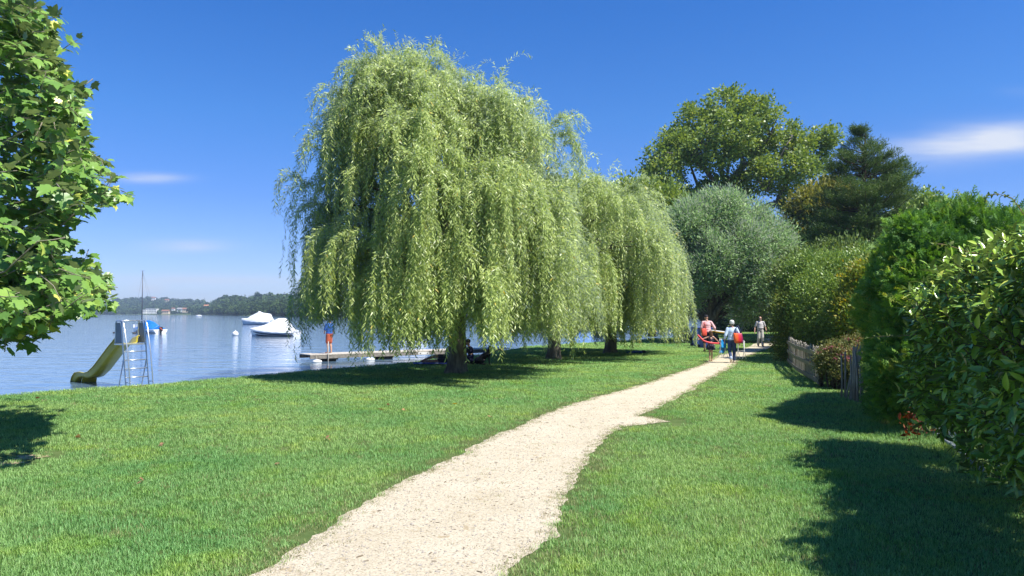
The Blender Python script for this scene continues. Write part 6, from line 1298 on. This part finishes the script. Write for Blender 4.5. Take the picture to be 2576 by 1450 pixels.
BARE = [(gp(82, 1150), .42, .10), (gp(20, 1166), .45, .07), (gp(1690, 1066), .4, .12)]
def build_grass():
    r = np.random.default_rng(200); P, S, Z = [], [], []
    for y0, y1, st in [(2.2, 6.5, .068), (6.5, 10, .085), (10, 16, .12), (16, 26, .18), (26, 44, .30), (44, 84, .6)]:
        xl, xr = -.8*y1-2.5, .8*y1+2.5; nx = int((xr-xl)/st); ny = int((y1-y0)/st); gx, gy = np.meshgrid(np.arange(nx), np.arange(ny))
        x = xl+(gx.ravel()+r.random(nx*ny))*st; y = y0+(gy.ravel()+r.random(nx*ny))*st; k = (np.abs(x) < y*.74+2.2); P.append(np.stack([x[k], y[k]], 1)); S.append(np.full(k.sum(), st)); Z.append(np.full(k.sum(), min(1.9, .9+st*1.4)))
    P = np.concatenate(P); S = np.concatenate(S); Z = np.concatenate(Z)
    d = sdist(P); ins = inpoly(P, PATHPOLY)
    pd = polydist(P, PATHPOLY[::2]) if len(PATHPOLY) > 400 else polydist(P, PATHPOLY)
    keep = (d > .22) & ~(ins & (pd > .045))
    edge = np.clip(pd/.35, 0, 1)
    nz = np.array([mnoise.fractal(Vector((p[0]*2.2, p[1]*2.2, 3)), 1, 2, 3) for p in P])
    keep &= (r.random(len(P)) < .62+.75*edge+nz*.6)
    for c, a, b in BARE:
        q = ((P[:, 0]-c.x)/a)**2+((P[:, 1]-c.y)/(b*4))**2; keep &= (q > 1+nz*.8) | (r.random(len(P)) < .22)
    # nothing grows under the thick hedges
    lx = np.interp(P[:, 1], [p[1] for p in LAURP[::-1]], [p[0] for p in LAURP[::-1]]); keep &= ~((P[:, 1] < 11.5) & (P[:, 0] > lx+.15+.2*nz))
    keep &= ~((P[:, 1] > 12.0) & (P[:, 1] < 15.6) & (P[:, 0] > np.interp(P[:, 1], [12, 15.6], [6.3, 7.6])+.2))
    keep0 = keep.copy(); P, S, Z, edge, nz = P[keep], S[keep], Z[keep], edge[keep], nz[keep]
    n = len(P); big = np.array([mnoise.fractal(Vector((p[0]*.7, p[1]*.7, 9)), 1, 2, 3) for p in P]); h = np.maximum(Z*(.82+.24*big+.16*nz), .62)*(.85+.15*edge)
    # taller fringe at the foot of hedges and around trunks
    fr = np.exp(-np.clip(np.abs(P[:, 0]-np.interp(P[:, 1], [8, 11.5, 12, 15.6, 17], [5.3, 6.7, 6.2, 7.3, 8.0])), 0, 9)/.22)*(P[:, 1] > 9.5)*(P[:, 1] < 18)
    h = h*(1+1.5*fr)
    for tb in (TB1, gp(1392, 905), gp(1535, 890)): h *= 1+1.4*np.exp(-((P[:, 0]-tb[0])**2+(P[:, 1]-tb[1])**2)/.5)
    sxy = np.maximum(S/.10, 1.05)
    idx = r.integers(0, 3, n); dry = (r.random(n) < np.clip(.75*(1-np.clip(pd[keep0]/.5, 0, 1))**1.3+np.clip(nz-.22, 0, 1)*.9*(P[:, 0] > -1)+.05, 0, .8)); idx[dry] = 3
    T = [tuft('tuft', 34, .085, .050, .0042, s, GRASSM) for s in (1, 2, 3)]+[tuft('tuft', 20, .085, .034, .0042, 4, DRYM)]
    o = scatter('grass', np.column_stack([P, np.full(n, .004)]), np.column_stack([np.zeros((n, 2)), r.uniform(0, 6.28, n)]), np.column_stack([sxy, sxy, h]), idx, T)
    tag(o, 'mown lawn grass between the lake and the hedges', 'grass', kind='stuff')
    # little tufts creeping onto the gravel
    m = 3600; tt = r.integers(0, len(PATHPOLY)-1, m*3); q = PATHPOLY[tt]+r.normal(size=(m*3, 2))*.09; q = q[inpoly(q, PATHPOLY) & (q[:, 1] < 40) & (q[:, 1] > 2)][:m]
    k = 260; yy = r.uniform(4.6, 14, k*6); xx = r.uniform(-3.4, 4, k*6); w = np.column_stack([xx, yy]); w = w[inpoly(w, PATHPOLY)]; w = w[[fbm((a[0]*1.6, a[1]*1.6, 5)) > .22 for a in w]][:k]; q = np.vstack([q, w]); nq = len(q)
    o = scatter('path_weeds', np.column_stack([q, np.full(nq, .006)]), np.column_stack([np.zeros((nq, 2)), r.uniform(0, 6.28, nq)]), np.column_stack([r.uniform(.35, .8, nq)]*2+[r.uniform(.25, .6, nq)]), r.integers(0, 2, nq), [tuft('tuft', 20, .085, .03, .0045, 7, OLIVEB), tuft('tuft', 14, .085, .034, .0045, 8, DRYM)])
    tag(o, 'sparse weeds and dry tufts creeping over the gravel edge', 'weeds', kind='stuff')
    # dark crumbs, dry bits and twigs lying on the gravel
    k = 1700; yy = 4.5*np.exp(r.random(k*5)*1.9); xx = r.uniform(-4.2, 10, k*5); w = np.column_stack([xx, yy]); w = w[inpoly(w, PATHPOLY)][:k]; k = len(w)
    bit = MB().sphere((0, 0, 0), .012, (1.6, .6, .25), 6); me = bpy.data.meshes.new('crumb'); bit.bm.to_mesh(me); bit.bm.free(); me.materials.append(pmat('dry_crumb', (.17, .135, .085), .9, nscale=30)); cr_ = bpy.data.objects.new('crumb', me); s = r.lognormal(-.1, .5, k)
    o = scatter('crumbs', np.column_stack([w, np.full(k, .009)]), np.column_stack([np.zeros((k, 2)), r.uniform(0, 6.28, k)]), np.column_stack([s*.62, s*.5, s*.5]), np.zeros(k, int), [cr_]); tag(o, 'dry brown crumbs and twig bits scattered on the path', 'debris', kind='stuff')
    # gravel stones
    ng = 9000; yy = 4.4*np.exp(r.random(ng*5)*1.35); xx = r.uniform(-4.2, 6, ng*5); w = np.column_stack([xx, yy]); w = w[inpoly(w, PATHPOLY)][:ng]; nn = len(w)
    stone = MB(); bmesh.ops.create_icosphere(stone.bm, subdivisions=1, radius=.006)
    for v in stone.bm.verts: v.co.z *= .55; v.co.x *= 1.2
    me = bpy.data.meshes.new('stone'); stone.bm.to_mesh(me); stone.bm.free(); me.materials.append(pmat('gravel_stone', (.52, .48, .41), .9, nscale=60, col2=(.26, .23, .19))); so_ = bpy.data.objects.new('stone', me)
    s = r.lognormal(-.25, .45, nn); o = scatter('gravel', np.column_stack([w, np.full(nn, .008)]), np.column_stack([np.zeros((nn, 2)), r.uniform(0, 6.28, nn)]), np.column_stack([s, s, s]), np.zeros(nn, int), [so_])
    tag(o, 'loose pale gravel grains on the path', 'gravel', kind='stuff')
build_grass()
def build_bare():
    m = pmat('bare_soil', (.46, .36, .24), .95, nscale=14, col2=(.24, .20, .11), spec=.1, bump=.01, bscale=40)
    g = MB()
    for c, a, b in BARE[:2]:
        pts = []
        for i in range(40):
            t = i/40*2*math.pi; k = 1+.8*mnoise.fractal(Vector((math.cos(t)*1.5+c.x, math.sin(t)*1.5, 0)), 1, 2, 3); pts.append((c.x+a*.5*k*math.cos(t), c.y+b*2.0*k*math.sin(t), .006))
        g.poly(pts)
    o = g.build('bare_soil', m); tag(o, kind='structure')
build_bare()
